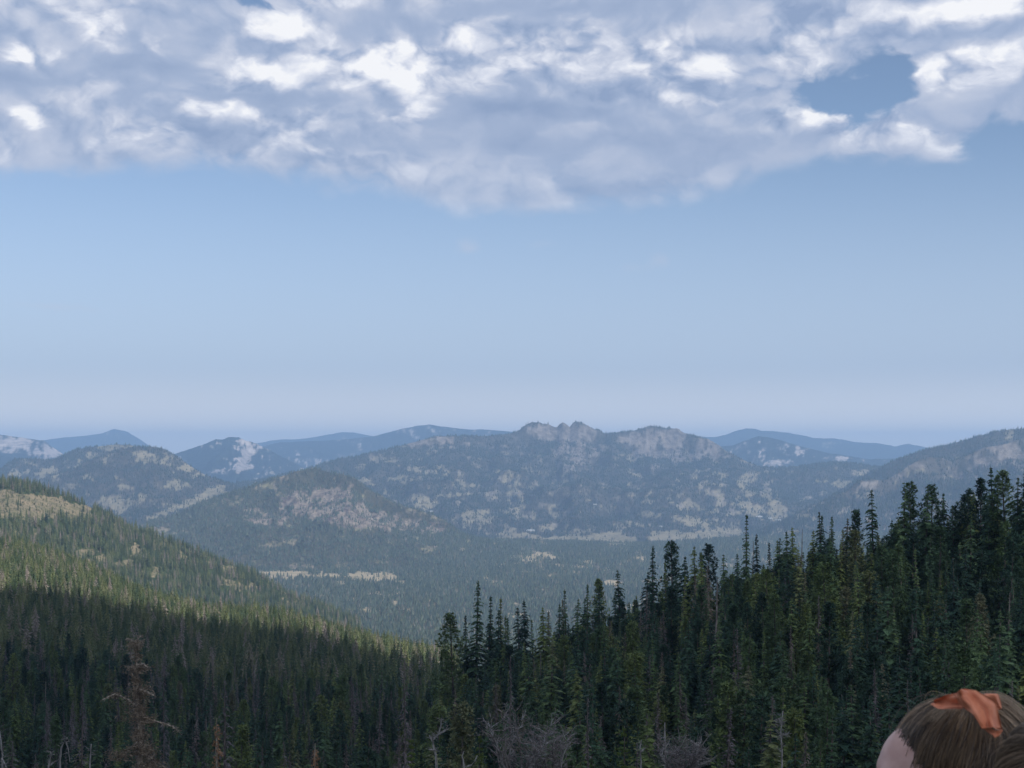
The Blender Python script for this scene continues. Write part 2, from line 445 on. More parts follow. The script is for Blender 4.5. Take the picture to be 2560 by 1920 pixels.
GRND = terrain_mat("valley_ground", 60.0, grass=((0.24, 0.205, 0.125), (0.42, 0.345, 0.235)), floor=((0.03, 0.035, 0.025), (0.09, 0.085, 0.055)))
def build_ground():
    ys = np.concatenate([np.linspace(-400, 0, 8), np.linspace(4, 120, 26), np.geomspace(125, 2600, 90), np.geomspace(2630, 7000, 200), np.geomspace(7400, 25000, 14)])
    us = np.concatenate([np.linspace(-1.15, -0.42, 12), np.linspace(-0.40, 0.40, 260), np.linspace(0.42, 1.15, 12)])
    Yg = ys[None, :] * np.ones((len(us), 1)); Xg = us[:, None] * np.maximum(Yg, 150)
    Zg = zg(Xg, Yg)
    PX = 1280 + F * Xg / np.maximum(Yg, 1); ROW = HR - F * (Zg - EYE) / np.maximum(Yg, 1)
    land = fbm(PX / 40, ROW / 14, 5, 91, 0.6)
    pat = [(705, 1435, 58, 11, 1), (820, 1440, 60, 8, 1), (930, 1441, 72, 13, .95), (1010, 1421, 75, 6, 1), (1001, 1452, 18, 6, .9), (710, 1398, 34, 6, .8),
           (1105, 1413, 26, 8, .7), (1180, 1410, 20, 8, .7), (1330, 1395, 75, 16, .65), (808, 1486, 18, 5, .9), (987, 1505, 8, 7, 1.1), (1020, 1519, 8, 4, .8), (1530, 1460, 26, 9, .9),
           (1640, 1452, 24, 7, .8), (1600, 1390, 20, 8, .7), (1420, 1430, 60, 8, .5), (1250, 1440, 60, 8, .4), (1590, 1515, 22, 6, .9)]
    M = sstep(0.35, 0.75, patch_mask(PX, ROW, pat, seed=9) + 0.55 * land)
    M = np.maximum(M, .8 * sstep(0.26, 0.42, land + .35 * fbm(PX / 11, ROW / 6, 4, 95, .65))) * (Yg > 2600)
    idx = np.arange(Xg.size).reshape(Xg.shape)
    faces = np.stack([idx[:-1, :-1], idx[1:, :-1], idx[1:, 1:], idx[:-1, 1:]], -1).reshape(-1, 4)
    me = mesh_from("ground", np.stack([Xg, Yg, Zg], -1), faces, [GRND], {'meadow': M, 'rock': M * 0}, smooth=True)
    add_obj("ground", me, kind='structure')
    L = Layer(); L.X, L.Y, L.H, L.M, L.R, L.PX = Xg, Yg, Zg, M, M * 0, PX; L.T = Yg * 0
    return L
LG = build_ground()

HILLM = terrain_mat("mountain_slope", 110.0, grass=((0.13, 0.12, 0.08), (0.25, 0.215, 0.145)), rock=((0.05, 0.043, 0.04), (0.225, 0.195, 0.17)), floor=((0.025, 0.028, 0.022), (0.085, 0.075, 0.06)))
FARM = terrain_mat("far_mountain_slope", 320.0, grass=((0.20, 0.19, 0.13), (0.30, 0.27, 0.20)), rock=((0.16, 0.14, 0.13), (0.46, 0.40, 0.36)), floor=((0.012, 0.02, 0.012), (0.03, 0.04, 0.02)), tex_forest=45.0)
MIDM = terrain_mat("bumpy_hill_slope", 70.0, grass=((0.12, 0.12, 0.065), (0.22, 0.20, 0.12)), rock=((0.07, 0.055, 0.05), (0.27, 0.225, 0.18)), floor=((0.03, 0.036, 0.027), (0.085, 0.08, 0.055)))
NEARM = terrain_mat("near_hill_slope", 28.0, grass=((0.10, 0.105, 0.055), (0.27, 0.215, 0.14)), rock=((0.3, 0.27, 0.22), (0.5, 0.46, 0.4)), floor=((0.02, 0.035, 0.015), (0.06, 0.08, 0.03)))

def C(*a): return [(a[i], a[i + 1]) for i in range(0, len(a), 2)]
K = lambda v: [(-500, v), (3200, v)]
L_ = {}
# far ridges
L_['a2'] = ridge('far_peak', C(-200, 1120, 0, 1112, 116, 1099, 163, 1093, 217, 1089, 253, 1084, 284, 1072, 315, 1078, 344, 1094, 369, 1112, 383, 1121, 420, 1150, 520, 1170), K(21000), K(17500), K(-400), 3000, 220, 30, 4, FARM, relief=.17, wl=1100, crest_noise=1.2, seed=101)
L_['a3'] = ridge('far_ridge', C(560, 1140, 640, 1108, 700, 1098, 747, 1098, 808, 1089, 855, 1080, 888, 1081, 931, 1090, 1000, 1110, 1150, 1130), K(21500), K(18000), K(-400), 3000, 180, 30, 4, FARM, relief=.17, wl=1100, crest_noise=1.2, seed=102)
L_['a4'] = ridge('far_ridge', C(1640, 1150, 1700, 1110, 1760, 1092, 1785, 1093, 1814, 1087, 1840, 1077, 1865, 1071, 1887, 1072, 1905, 1077, 1941, 1078, 1977, 1083, 2013, 1090, 2035, 1095, 2085, 1096, 2140, 1105, 2194, 1108, 2237, 1116, 2270, 1110, 2295, 1114, 2324, 1121, 2450, 1140, 2700, 1150), K(19500), K(15500), K(-400), 3000, 260, 34, 4, FARM, relief=.18, wl=1100, crest_noise=1.2, seed=103)
L_['a1'] = ridge('far_mountain', C(-300, 1070, 0, 1086, 54, 1094, 108, 1101, 145, 1127, 175, 1146, 240, 1180, 330, 1200), K(13500), K(10500), K(-400), 2500, 160, 50, 4, FARM, relief=.12, wl=900, crest_noise=1.5, seed=104,
                 rock=[(40, 1115, 120, 24, .62), (130, 1140, 50, 18, .6), (-60, 1110, 80, 24, .6)])
L_['a0'] = ridge('far_foothill', C(-300, 1135, 0, 1139, 40, 1145, 90, 1165, 180, 1200), K(12000), K(9500), K(-400), 2000, 100, 30, 4, FARM, relief=.1, wl=900, seed=105)
L_['b2'] = ridge('far_ridge', C(540, 1160, 640, 1120, 700, 1106, 800, 1102, 880, 1097, 931, 1091, 971, 1081, 1007, 1072, 1044, 1064, 1076, 1061, 1098, 1065, 1134, 1070, 1170, 1074, 1206, 1073, 1242, 1076, 1286, 1080, 1400, 1100, 1560, 1130), K(16500), K(12500), K(-400), 3000, 320, 60, 4, FARM, relief=.18, wl=900, crest_noise=1.2, seed=106,
                 rock=[(790, 1160, 40, 8, .55), (760, 1150, 20, 6, .4)])
L_['b1'] = ridge('cliff_mountain', C(330, 1200, 400, 1160, 439, 1134, 470, 1125, 506, 1112, 539, 1098, 557, 1099, 571, 1093, 597, 1094, 618, 1103, 640, 1108, 680, 1128, 740, 1160, 800, 1190), K(13000), K(10500), K(-400), 2000, 300, 110, 5, FARM, relief=.14, wl=700, crest_noise=1.6, seed=107,
                 rock=[(612, 1112, 26, 18, 1.0), (622, 1135, 20, 14, 1.0), (600, 1150, 24, 10, .9), (606, 1170, 24, 12, 1.0), (570, 1180, 30, 10, .45), (640, 1120, 20, 12, .5)], crag=[(560, 660, .3, .97, 60, 260)])
L_['a5'] = ridge('far_foothill', C(1740, 1160, 1800, 1116, 1832, 1114, 1869, 1099, 1897, 1090, 1919, 1093, 1959, 1103, 2013, 1119, 2067, 1132, 2104, 1137, 2140, 1143, 2176, 1148, 2230, 1146, 2266, 1145, 2400, 1160), K(13500), K(10500), K(-400), 2000, 220, 60, 4, FARM, relief=.12, wl=800, crest_noise=1.4, seed=108,
                 rock=[(1999, 1128, 9, 16, .7), (1950, 1130, 60, 12, .35), (2090, 1147, 40, 6, .5), (1960, 1160, 50, 10, .4)])
# the broad central mountain
MM = [(1000, 1197, 30, 10, .9), (915, 1203, 20, 7, .8), (1058, 1255, 34, 20, .8), (1145, 1237, 50, 6, .7), (1275, 1195, 28, 26, .6), (1292, 1250, 20, 30, .65), (1235, 1288, 60, 18, .6), (1395, 1275, 30, 16, .7),
      (1295, 1350, 56, 16, 1.7), (1440, 1352, 80, 15, 1.7), (1530, 1348, 60, 17, 1.7), (1680, 1342, 60, 15, 1.7), (1800, 1336, 76, 13, 1.6), (1800, 1187, 18, 10, .9), (1865, 1200, 20, 18, .9), (1797, 1240, 14, 24, .7), (1865, 1250, 22, 38, .75),
      (1927, 1240, 20, 22, .8), (1893, 1272, 16, 12, 1.0), (1940, 1270, 24, 20, .7), (1625, 1288, 32, 10, .9), (1715, 1297, 46, 12, .9), (1617, 1254, 14, 6, .9), (1900, 1288, 80, 8, .8), (2051, 1203, 14, 5, .9), (2105, 1210, 26, 10, .8),
      (1100, 1182, 32, 16, .5), (1010, 1150, 40, 8, .4), (1250, 1325, 60, 14, .55), (1400, 1322, 90, 10, .45), (1560, 1310, 60, 10, .5), (1800, 1310, 90, 12, .6), (1740, 1270, 60, 20, .4), (960, 1230, 50, 10, .45), (1180, 1300, 60, 20, .5), (1160, 1215, 90, 8, .45), (1500, 1265, 50, 10, .3)]
MR = [(1372, 1080, 34, 26, 1.1), (1335, 1082, 30, 18, .6), (1408, 1082, 26, 24, .9), (1450, 1085, 44, 26, .9), (1440, 1130, 70, 22, .7), (1440, 1165, 50, 20, .45), (1622, 1100, 56, 28, .8), (1620, 1138, 42, 14, .95), (1682, 1100, 30, 34, 1.0), (1690, 1142, 26, 16, 1.0),
      (1765, 1128, 46, 26, .85), (1640, 1168, 14, 7, 1), (1050, 1107, 34, 8, .7), (1110, 1099, 28, 11, .7), (1172, 1108, 14, 9, .8), (1210, 1120, 80, 14, .35), (1575, 1095, 30, 14, .5)]
L_['c'] = ridge('mountain', C(480, 1290, 520, 1240, 560, 1214, 590, 1208, 640, 1201, 700, 1188, 783, 1168, 808, 1159, 845, 1149, 899, 1139, 953, 1127, 989, 1118, 1026, 1108, 1044, 1103, 1062, 1099, 1087, 1090, 1116, 1088, 1170, 1090, 1242, 1089, 1279, 1083, 1297, 1078, 1315, 1065, 1329, 1058, 1351, 1056, 1369, 1060, 1385, 1067, 1392, 1068, 1398, 1061, 1407, 1057, 1418, 1062, 1423, 1066, 1430, 1060, 1445, 1057, 1470, 1063, 1485, 1072, 1500, 1078,
                           1511, 1084, 1544, 1082, 1580, 1075, 1627, 1065, 1670, 1069, 1695, 1075, 1721, 1087, 1742, 1093, 1771, 1095, 1793, 1108, 1815, 1127, 1851, 1146, 1869, 1155, 1894, 1166, 1941, 1170, 1995, 1166, 2049, 1159, 2085, 1156, 2132, 1158, 2176, 1165, 2212, 1168, 2300, 1180, 2420, 1230),
               [(480, 8200), (800, 8600), (1350, 9300), (1700, 9300), (1900, 8900), (2400, 9000)], K(6450), K(-402), 1400, 700, 210, 8, HILLM, relief=.19, wl=560, power=1.25, crest_noise=1.6, seed=120,
               crag=[(1295, 1500, .72, .99, 95, 230), (1560, 1800, .70, .99, 95, 260), (1040, 1240, .8, .98, 40, 200)], meadow=MM, rock=MR, base_open=.23, open_scale=36)
# left mountain, two spurs
L_['h1'] = ridge('left_mountain', C(-300, 1190, -60, 1180, 0, 1174, 17, 1159, 38, 1149, 72, 1146, 110, 1148, 136, 1148, 159, 1136, 188, 1124, 217, 1119, 260, 1114, 298, 1110, 333, 1113, 360, 1118, 400, 1135, 450, 1160), K(8300), K(6600), K(-400), 1200, 260, 90, 6, HILLM, relief=.17, wl=420, crest_noise=1.6, seed=130,
                 meadow=[(272, 1122, 20, 7, 1.1), (180, 1160, 30, 13, .8), (232, 1138, 18, 7, .8), (84, 1158, 18, 10, .8), (43, 1183, 26, 9, 1), (127, 1178, 20, 11, .8), (320, 1116, 20, 4, .8)], base_open=.19)
L_['h2'] = ridge('left_mountain', C(-200, 1330, 30, 1245, 98, 1200, 145, 1185, 188, 1171, 217, 1153, 260, 1139, 289, 1127, 330, 1117, 373, 1116, 405, 1121, 428, 1132, 451, 1148, 477, 1165, 503, 1182, 521, 1191, 573, 1207, 640, 1235, 720, 1280), [(-200, 7000), (400, 7500), (720, 7300)], K(5900), K(-395), 1000, 340, 130, 6, HILLM, relief=.16, wl=380, crest_noise=1.6, seed=131,
                 meadow=[(285, 1262, 40, 26, .85), (312, 1217, 12, 9, .8), (292, 1203, 9, 15, .9), (432, 1210, 26, 22, .75), (470, 1207, 12, 16, .6), (355, 1135, 24, 6, .9), (470, 1170, 36, 9, .8), (503, 1187, 26, 6, .9), (400, 1145, 60, 16, .35), (345, 1245, 20, 14, .6),
                         (550, 1215, 20, 7, 1.2), (536, 1228, 26, 11, 1.2), (510, 1243, 26, 10, 1.2), (485, 1257, 28, 9, 1.2), (455, 1268, 26, 8, 1.2), (430, 1276, 20, 7, 1.2), (405, 1285, 20, 6, 1.1), (375, 1297, 24, 6, 1.0)], base_open=.15)
# right mountain, two spurs
L_['d1'] = ridge('right_mountain', C(2080, 1240, 2150, 1195, 2212, 1164, 2248, 1146, 2284, 1134, 2324, 1121, 2357, 1114, 2411, 1101, 2447, 1090, 2483, 1080, 2520, 1075, 2560, 1072, 2700, 1062, 3000, 1050), K(7600), K(6300), K(-400), 1200, 260, 90, 6, HILLM, relief=.11, wl=520, crest_noise=1.6, seed=140, base_open=.15)
L_['d2'] = ridge('right_mountain', C(1780, 1375, 1868, 1336, 1905, 1325, 1941, 1311, 1977, 1293, 2013, 1273, 2049, 1257, 2085, 1239, 2122, 1224, 2143, 1206, 2169, 1199, 2200, 1202, 2230, 1192, 2266, 1170, 2295, 1152, 2324, 1143, 2357, 1145, 2382, 1155, 2404, 1145, 2429, 1134, 2458, 1121, 2494, 1112, 2520, 1108, 2560, 1094, 2700, 1070, 3000, 1060), [(1700, 6400), (2600, 6900)], K(5650), K(-370), 900, 360, 130, 6, HILLM, relief=.14, wl=420, crest_noise=2.2, seed=141, base_open=.18,
                 rock=[(2480, 1140, 60, 34, .6), (2550, 1130, 50, 50, .6), (2175, 1210, 26, 9, .9), (2240, 1186, 26, 8, .7), (2290, 1163, 24, 7, .7), (2420, 1180, 50, 20, .4), (2380, 1150, 50, 8, .5)], meadow=[(2020, 1292, 30, 8, 1.1), (1960, 1330, 40, 6, .8)], crag=[(2120, 2700, .7, .98, 50, 160)])
# the bumpy hill in the middle of the valley
L_['f'] = ridge('middle_hill', C(200, 1400, 300, 1335, 380, 1302, 445, 1284, 506, 1253, 542, 1242, 579, 1231, 633, 1213, 687, 1196, 723, 1184, 765, 1174, 790, 1171, 819, 1180, 855, 1186, 892, 1197, 906, 1211, 935, 1231, 960, 1246, 1007, 1264, 1044, 1276, 1080, 1286, 1109, 1300, 1130, 1315, 1141, 1325, 1170, 1340, 1206, 1349, 1260, 1362, 1290, 1378, 1330, 1395), [(200, 5300), (790, 5500), (1330, 5200)], K(4350), [(200, -350), (1330, -352)], 800, 480, 190, 6, MIDM, relief=.15, wl=240, crest_noise=1.8, seed=150,
                rock=[(800, 1262, 110, 42, .75), (870, 1290, 80, 30, .8), (670, 1300, 60, 14, .7), (640, 1275, 40, 10, .4), (960, 1300, 90, 22, .7), (1070, 1318, 60, 16, .65), (840, 1230, 60, 20, .5)],
                meadow=[(845, 1240, 60, 22, .6), (770, 1240, 40, 16, .45), (880, 1318, 50, 8, .7), (1180, 1355, 24, 6, .7)], base_open=.16, crag=[(640, 1120, .35, .9, 34, 90)])
# the near hill on the left
L_['i'] = ridge('near_hill', C(-400, 1190, -100, 1196, 0, 1206, 58, 1208, 95, 1218, 116, 1230, 159, 1238, 179, 1249, 208, 1260, 246, 1277, 275, 1294, 304, 1310, 325, 1323, 398, 1341, 470, 1370, 542, 1399, 615, 1428, 669, 1453, 723, 1488, 796, 1515, 900, 1560), [(-400, 2300), (0, 2250), (900, 2350)], [(-400, 1350), (0, 1450), (500, 1750), (900, 2000)], [(-400, -110), (0, -128), (300, -200), (500, -255), (900, -290)], 700, 420, 170, 8, NEARM, relief=.05, wl=120, crest_noise=1.5, seed=160, power=1.15,
                meadow=[(60, 1264, 120, 30, 1.15), (150, 1278, 80, 20, 1.0), (-20, 1252, 80, 30, 1.1), (200, 1294, 40, 10, .9), (-100, 1260, 100, 40, 1),
                        (217, 1382, 20, 9, 1), (253, 1395, 30, 8, 1), (307, 1410, 34, 9, 1), (344, 1380, 18, 20, .9), (380, 1428, 30, 14, .9), (333, 1362, 14, 14, .8), (412, 1441, 14, 7, 1), (540, 1405, 35, 7, .8), (579, 1427, 26, 11, .8), (615, 1468, 38, 9, .9), (568, 1456, 22, 12, .8), (480, 1450, 20, 10, .6), (300, 1345, 20, 8, .6)])

# ------------------------------------------------------------------ tree meshes (unit tall for the distant ones)
def foliage_mat(name, stops, vary=0.35, transl=0.25, scale=1.2):
    m, nt = new_mat(name)
    oi = N(nt, 'ShaderNodeObjectInfo')
    base = ramp(nt, oi.outputs['Random'], stops)
    tc = N(nt, 'ShaderNodeTexCoord')
    nz = noise(nt, tc.outputs['Object'], scale, 3, 0.7)
    k = maprange(nt, nz, 0.3, 0.7, 1 - vary, 1 + vary)
    cc = N(nt, 'ShaderNodeVectorMath', operation='SCALE'); link(nt, base, cc.inputs[0]); link(nt, k, cc.inputs['Scale'])
    d = N(nt, 'ShaderNodeBsdfPrincipled'); link(nt, cc.outputs[0], d.inputs['Base Color']); d.inputs['Roughness'].default_value = 0.75; d.inputs['Specular IOR Level'].default_value = 0.25
    o = N(nt, 'ShaderNodeOutputMaterial')
    if transl > 0:
        t = N(nt, 'ShaderNodeBsdfTranslucent'); link(nt, cc.outputs[0], t.inputs[0])
        mx = N(nt, 'ShaderNodeMixShader'); mx.inputs[0].default_value = transl
        link(nt, d.outputs[0], mx.inputs[1]); link(nt, t.outputs[0], mx.inputs[2]); link(nt, mx.outputs[0], o.inputs[0])
    else: link(nt, d.outputs[0], o.inputs[0])
    return m
FAR_LEAF = foliage_mat("far_conifer", [(0.0, (0.016, 0.030, 0.020)), (0.5, (0.026, 0.044, 0.028)), (0.85, (0.040, 0.058, 0.034)), (1.0, (0.07, 0.062, 0.050))], 0.3, 0.0, 2.0)
MID_LEAF = foliage_mat("mid_conifer", [(0.0, (0.032, 0.058, 0.032)), (0.45, (0.078, 0.104, 0.046)), (0.78, (0.135, 0.152, 0.065)), (0.92, (0.17, 0.15, 0.12)), (1.0, (0.24, 0.20, 0.18))], 0.35, 0.15, 5.0)

VALLEY_LEAF = foliage_mat('valley_conifer', [(0.0, (0.040, 0.062, 0.048)), (0.5, (0.062, 0.088, 0.060)), (0.85, (0.090, 0.112, 0.070)), (1.0, (0.14, 0.13, 0.11))], 0.3, 0.0, 2.0)
def far_tree(seed, R=0.19, n=5, tiers=2):
    r = random.Random(seed); V = []; Fc = []
    for k in range(tiers):
        z0 = 0.06 + k * 0.36; z1 = min(1.0, z0 + 0.62 if k < tiers - 1 else 1.0); rr = R * (1 - 0.36 * k)
        b = len(V); V.append((r.uniform(-.01, .01), r.uniform(-.01, .01), z1))
        for i in range(n):
            a = 2 * math.pi * (i + r.uniform(-.25, .25)) / n; q = rr * r.uniform(.7, 1.2)
            V.append((q * math.cos(a), q * math.sin(a), z0 + r.uniform(-.03, .06)))
        for i in range(n): Fc.append((b, b + 1 + i, b + 1 + (i + 1) % n))
    return V, Fc
def mid_tree(seed, R=0.16, bare=0.1):
    """about 130 faces: whorls of ragged kites round a thin stem"""
    r = random.Random(seed); V = []; Fc = []
    def tri(a, b, c):
        i = len(V); V.extend([a, b, c]); Fc.append((i, i + 1, i + 2))
    nw = 18
    for k in range(nw):
        t = k / (nw - 1); z = bare + (1 - bare) * t ** 0.95
        rr = R * (1 - t) ** 0.75 * r.uniform(.7, 1.15) + 0.012
        m = 6 if t < .8 else 4
        for i in range(m):
            a = 2 * math.pi * (i + r.random()) / m; da = r.uniform(.25, .45)
            q = rr * r.uniform(.6, 1.2); dz = -q * r.uniform(.1, .6)
            tip = (q * math.cos(a), q * math.sin(a), z + dz)
            l_ = (q * .6 * math.cos(a - da), q * .6 * math.sin(a - da), z + dz * .6 - .012)
            r_ = (q * .6 * math.cos(a + da), q * .6 * math.sin(a + da), z + dz * .6 - .012)
            top = (0, 0, z + .035)
            tri(top, l_, tip); tri(top, tip, r_)
    return V, Fc

def hidden_collection(name, meshes):
    c = bpy.data.collections.new(name)
    for i, me in enumerate(meshes):
        o = bpy.data.objects.new(name + "_tree", me); c.objects.link(o)
    return c

def gn_scatter(name, pts, height, width, rot, pick, coll, **props):
    """one object of kind stuff: trees instanced on scattered points"""
    me = bpy.data.meshes.new(name)
    n = len(pts)
    me.vertices.add(n); me.vertices.foreach_set('co', np.asarray(pts, np.float32).ravel())
    for k, v, t in (('hgt', height, 'FLOAT'), ('wid', width, 'FLOAT'), ('rotz', rot, 'FLOAT'), ('pick', pick, 'INT')):
        at = me.attributes.new(k, t, 'POINT'); at.data.foreach_set('value', np.asarray(v, np.float32 if t == 'FLOAT' else np.int32))
    o = add_obj(name, me, kind='stuff', **props)
    ng = bpy.data.node_groups.new(name, 'GeometryNodeTree')
    ng.interface.new_socket('Geometry', in_out='INPUT', socket_type='NodeSocketGeometry')
    ng.interface.new_socket('Geometry', in_out='OUTPUT', socket_type='NodeSocketGeometry')
    gi = ng.nodes.new('NodeGroupInput'); go = ng.nodes.new('NodeGroupOutput')
    ci = ng.nodes.new('GeometryNodeCollectionInfo'); ci.inputs['Collection'].default_value = coll; ci.inputs['Separate Children'].default_value = True; ci.inputs['Reset Children'].default_value = True
    ip = ng.nodes.new('GeometryNodeInstanceOnPoints'); ip.inputs['Pick Instance'].default_value = True
    def na(nm, t):
        q = ng.nodes.new('GeometryNodeInputNamedAttribute'); q.data_type = t; q.inputs['Name'].default_value = nm; return q.outputs[0]
    cs = ng.nodes.new('ShaderNodeCombineXYZ'); w = na('wid', 'FLOAT'); ng.links.new(w, cs.inputs[0]); ng.links.new(w, cs.inputs[1]); ng.links.new(na('hgt', 'FLOAT'), cs.inputs[2])
    cr = ng.nodes.new('ShaderNodeCombineXYZ'); ng.links.new(na('rotz', 'FLOAT'), cr.inputs[2])
    ng.links.new(gi.outputs[0], ip.inputs['Points']); ng.links.new(ci.outputs[0], ip.inputs['Instance'])
    ng.links.new(na('pick', 'INT'), ip.inputs['Instance Index'])
    e2r = ng.nodes.new('FunctionNodeEulerToRotation'); ng.links.new(cr.outputs[0], e2r.inputs[0]); ng.links.new(e2r.outputs[0], ip.inputs['Rotation'])
    ng.links.new(cs.outputs[0], ip.inputs['Scale']); ng.links.new(ip.outputs[0], go.inputs[0])
    mo = o.modifiers.new('scatter', 'NODES'); mo.node_group = ng
    return o

far_protos = [mesh_from("far_tree_crown", *far_tree(s, R_, 5, t_), [FAR_LEAF]) for s, R_, t_ in ((1, .20, 2), (2, .24, 2), (3, .17, 2), (4, .28, 1), (5, .22, 2))]
FARC = hidden_collection("far_conifers", far_protos)
VALC = hidden_collection("valley_conifers", [mesh_from("valley_tree_crown", *far_tree(s, R_, 5, t_), [VALLEY_LEAF]) for s, R_, t_ in ((1, .20, 2), (2, .24, 2), (3, .17, 2), (4, .28, 1), (5, .22, 2))])
mid_protos = [mesh_from("mid_tree_crown", *mid_tree(s, R_, b_), [MID_LEAF]) for s, R_, b_ in ((11, .17, .04), (12, .20, .05), (13, .15, .03), (14, .23, .06), (15, .18, .1))]
MIDC = hidden_collection("mid_conifers", mid_protos)

def forest(name, L, area, hmean, coll, nproto, prob, seed, label, cat='forest', pxlim=(-120, 2680), tmax=1.1, hvar=.25, wfac=1.0, sink=0.3):
    x, y, z = scatter(L, area, prob, seed, pxlim, tmax)
    r = np.random.default_rng(seed + 5)
    n = len(x); h = hmean * np.clip(r.normal(1, hvar, n), .45, 1.7)
    w = h * r.uniform(.75, 1.25, n) * wfac
    print(name, n)
    return gn_scatter(name, np.stack([x, y, z - sink], -1), h, w, r.random(n) * 6.28, r.integers(0, nproto, n), coll, label=label, category=cat)

def stand(x, y, w=170.0):
    return .56 + .44 * sstep(-.12, .12, fbm(x / w, y / (w * 2), 4, 97))
forest('distant_forest', L_['c'], 95, 11.5, FARC, 5, lambda x, y, z, m, q: (1.0 - .86 * m - .70 * np.clip(q - m, 0, 1)) * stand(x, y) - (q > 1.5), 1, "distant dark conifer forest covering the broad central mountain below its crags")
forest('distant_forest', L_['h1'], 90, 11, FARC, 5, lambda x, y, z, m, q: (1.0 - .82 * m) * stand(x, y), 2, "hazy forest on the rounded left mountain, upper shoulder behind the front spur")
forest('distant_forest', L_['h2'], 85, 11, FARC, 5, lambda x, y, z, m, q: (1.0 - .82 * m) * stand(x, y), 3, "hazy dark forest on the front spur of the rounded left mountain")
forest('distant_forest', L_['d1'], 90, 12, FARC, 5, lambda x, y, z, m, q: 1.0 - .9 * m, 4, "hazy forest along the high right-hand ridge against the sky")
forest('distant_forest', L_['d2'], 85, 12, FARC, 5, lambda x, y, z, m, q: (1.0 - .8 * m - .6 * np.clip(q - m, 0, 1)) * stand(x, y) - (q > 1.5), 5, "hazy forest on the rocky spur sloping down from the right edge")
forest('hill_forest', L_['f'], 50, 9.5, VALC, 5, lambda x, y, z, m, q: (1.0 - .86 * m - .74 * np.clip(q - m, 0, 1)) * stand(x, y, 110), 6, "dense forest round the rocky face of the middle hill")
forest('valley_forest', LG, 60, 10, VALC, 5, lambda x, y, z, m, q: (1.0 - .93 * m) * stand(x, y, 120) * (y > 1650) * (y < 6500) * ((1280 + F * x / y) > 480), 7, "flat dark green forest filling the valley floor around pale meadows", pxlim=(400, 2500))
forest('near_hill_forest', L_['i'], 34, 11.5, MIDC, 5, lambda x, y, z, m, q: 1.0 - .94 * m, 8, "green conifers on the left hill beyond the sunlit forest edge", pxlim=(-150, 1000))

forest('hill_shrubs', L_['i'], 20, 2.2, MIDC, 5, lambda x, y, z, m, q: .55 * (m > .4), 18, "small dark shrubs dotting the pale clearing of the near left hill", 'shrubs', pxlim=(-150, 1000), wfac=2.2)

# ------------------------------------------------------------------ a few pale buildings at the foot of the central mountain
def on_layer(L, px, row):
    PX, ROW = proj(L.X, np.maximum(L.Y, 1), L.H)
    d = (PX - px) ** 2 + (ROW - row) ** 2 + 1e6 * (L.T > 1)
    i = np.unravel_index(np.argmin(d), d.shape); return float(L.X[i]), float(L.Y[i]), float(L.H[i])
def house(px, row, length, label, seed):
    r = random.Random(seed); x, y, z = on_layer(L_['c'], px, row); w, h = length * .45, 4.5
    e = add_obj('house', None); e.location = (x, y, z - .5); e.rotation_euler = (0, 0, r.uniform(-.25, .25)); e['label'] = label; e['category'] = 'house'; e['group'] = 'buildings at the foot of the central mountain'
    a, b = length / 2, w / 2
    V = [(-a, -b, 0), (a, -b, 0), (a, b, 0), (-a, b, 0), (-a, -b, h), (a, -b, h), (a, b, h), (-a, b, h), (-a, 0, h + w * .28), (a, 0, h + w * .28)]
    add_obj('wall', mesh_from('wall', V, [(0, 1, 5, 4), (1, 2, 6, 9, 5), (2, 3, 7, 6), (3, 0, 4, 8, 7)], [WALLM]), e)
    o = .8; R_ = [(-a - o, -b - o, h - .3), (a + o, -b - o, h - .3), (a + o, 0, h + w * .28 + .1), (-a - o, 0, h + w * .28 + .1), (a + o, b + o, h - .3), (-a - o, b + o, h - .3)]
    R2 = [(p[0], p[1], p[2] + .35) for p in R_]
    add_obj('roof', mesh_from('roof', R_ + R2, [(0, 3, 2, 1), (3, 5, 4, 2), (6, 7, 8, 9), (9, 8, 10, 11), (0, 1, 7, 6), (1, 2, 8, 7), (2, 4, 10, 8), (4, 5, 11, 10), (5, 3, 9, 11), (3, 0, 6, 9)], [ROOFM]), e)
WALLM, nt_ = new_mat("pale_wall"); finish(nt_, (.40, .38, .34), .8)
ROOFM, nt_ = new_mat("metal_roof"); finish(nt_, (.40, .41, .42), .35, spec=.6)
house(1326, 1329, 34, 'long pale-roofed building above the left meadow at the foot of the central mountain', 1)
house(1076, 1280, 20, 'small pale roof on the slope just right of the middle hill', 2)
house(1652, 1318, 22, 'pale roof above the second meadow from the right', 3)
house(1487, 1262, 18, 'tiny pale roof alone in the dark forest of the central mountain', 4)
house(1898, 1293, 30, 'leftmost of three pale roofs right of the tallest skyline spire', 5)
house(1922, 1298, 26, 'middle of three pale roofs right of the tallest skyline spire', 6)
house(1946, 1302, 26, 'rightmost of three pale roofs right of the tallest skyline spire', 7)

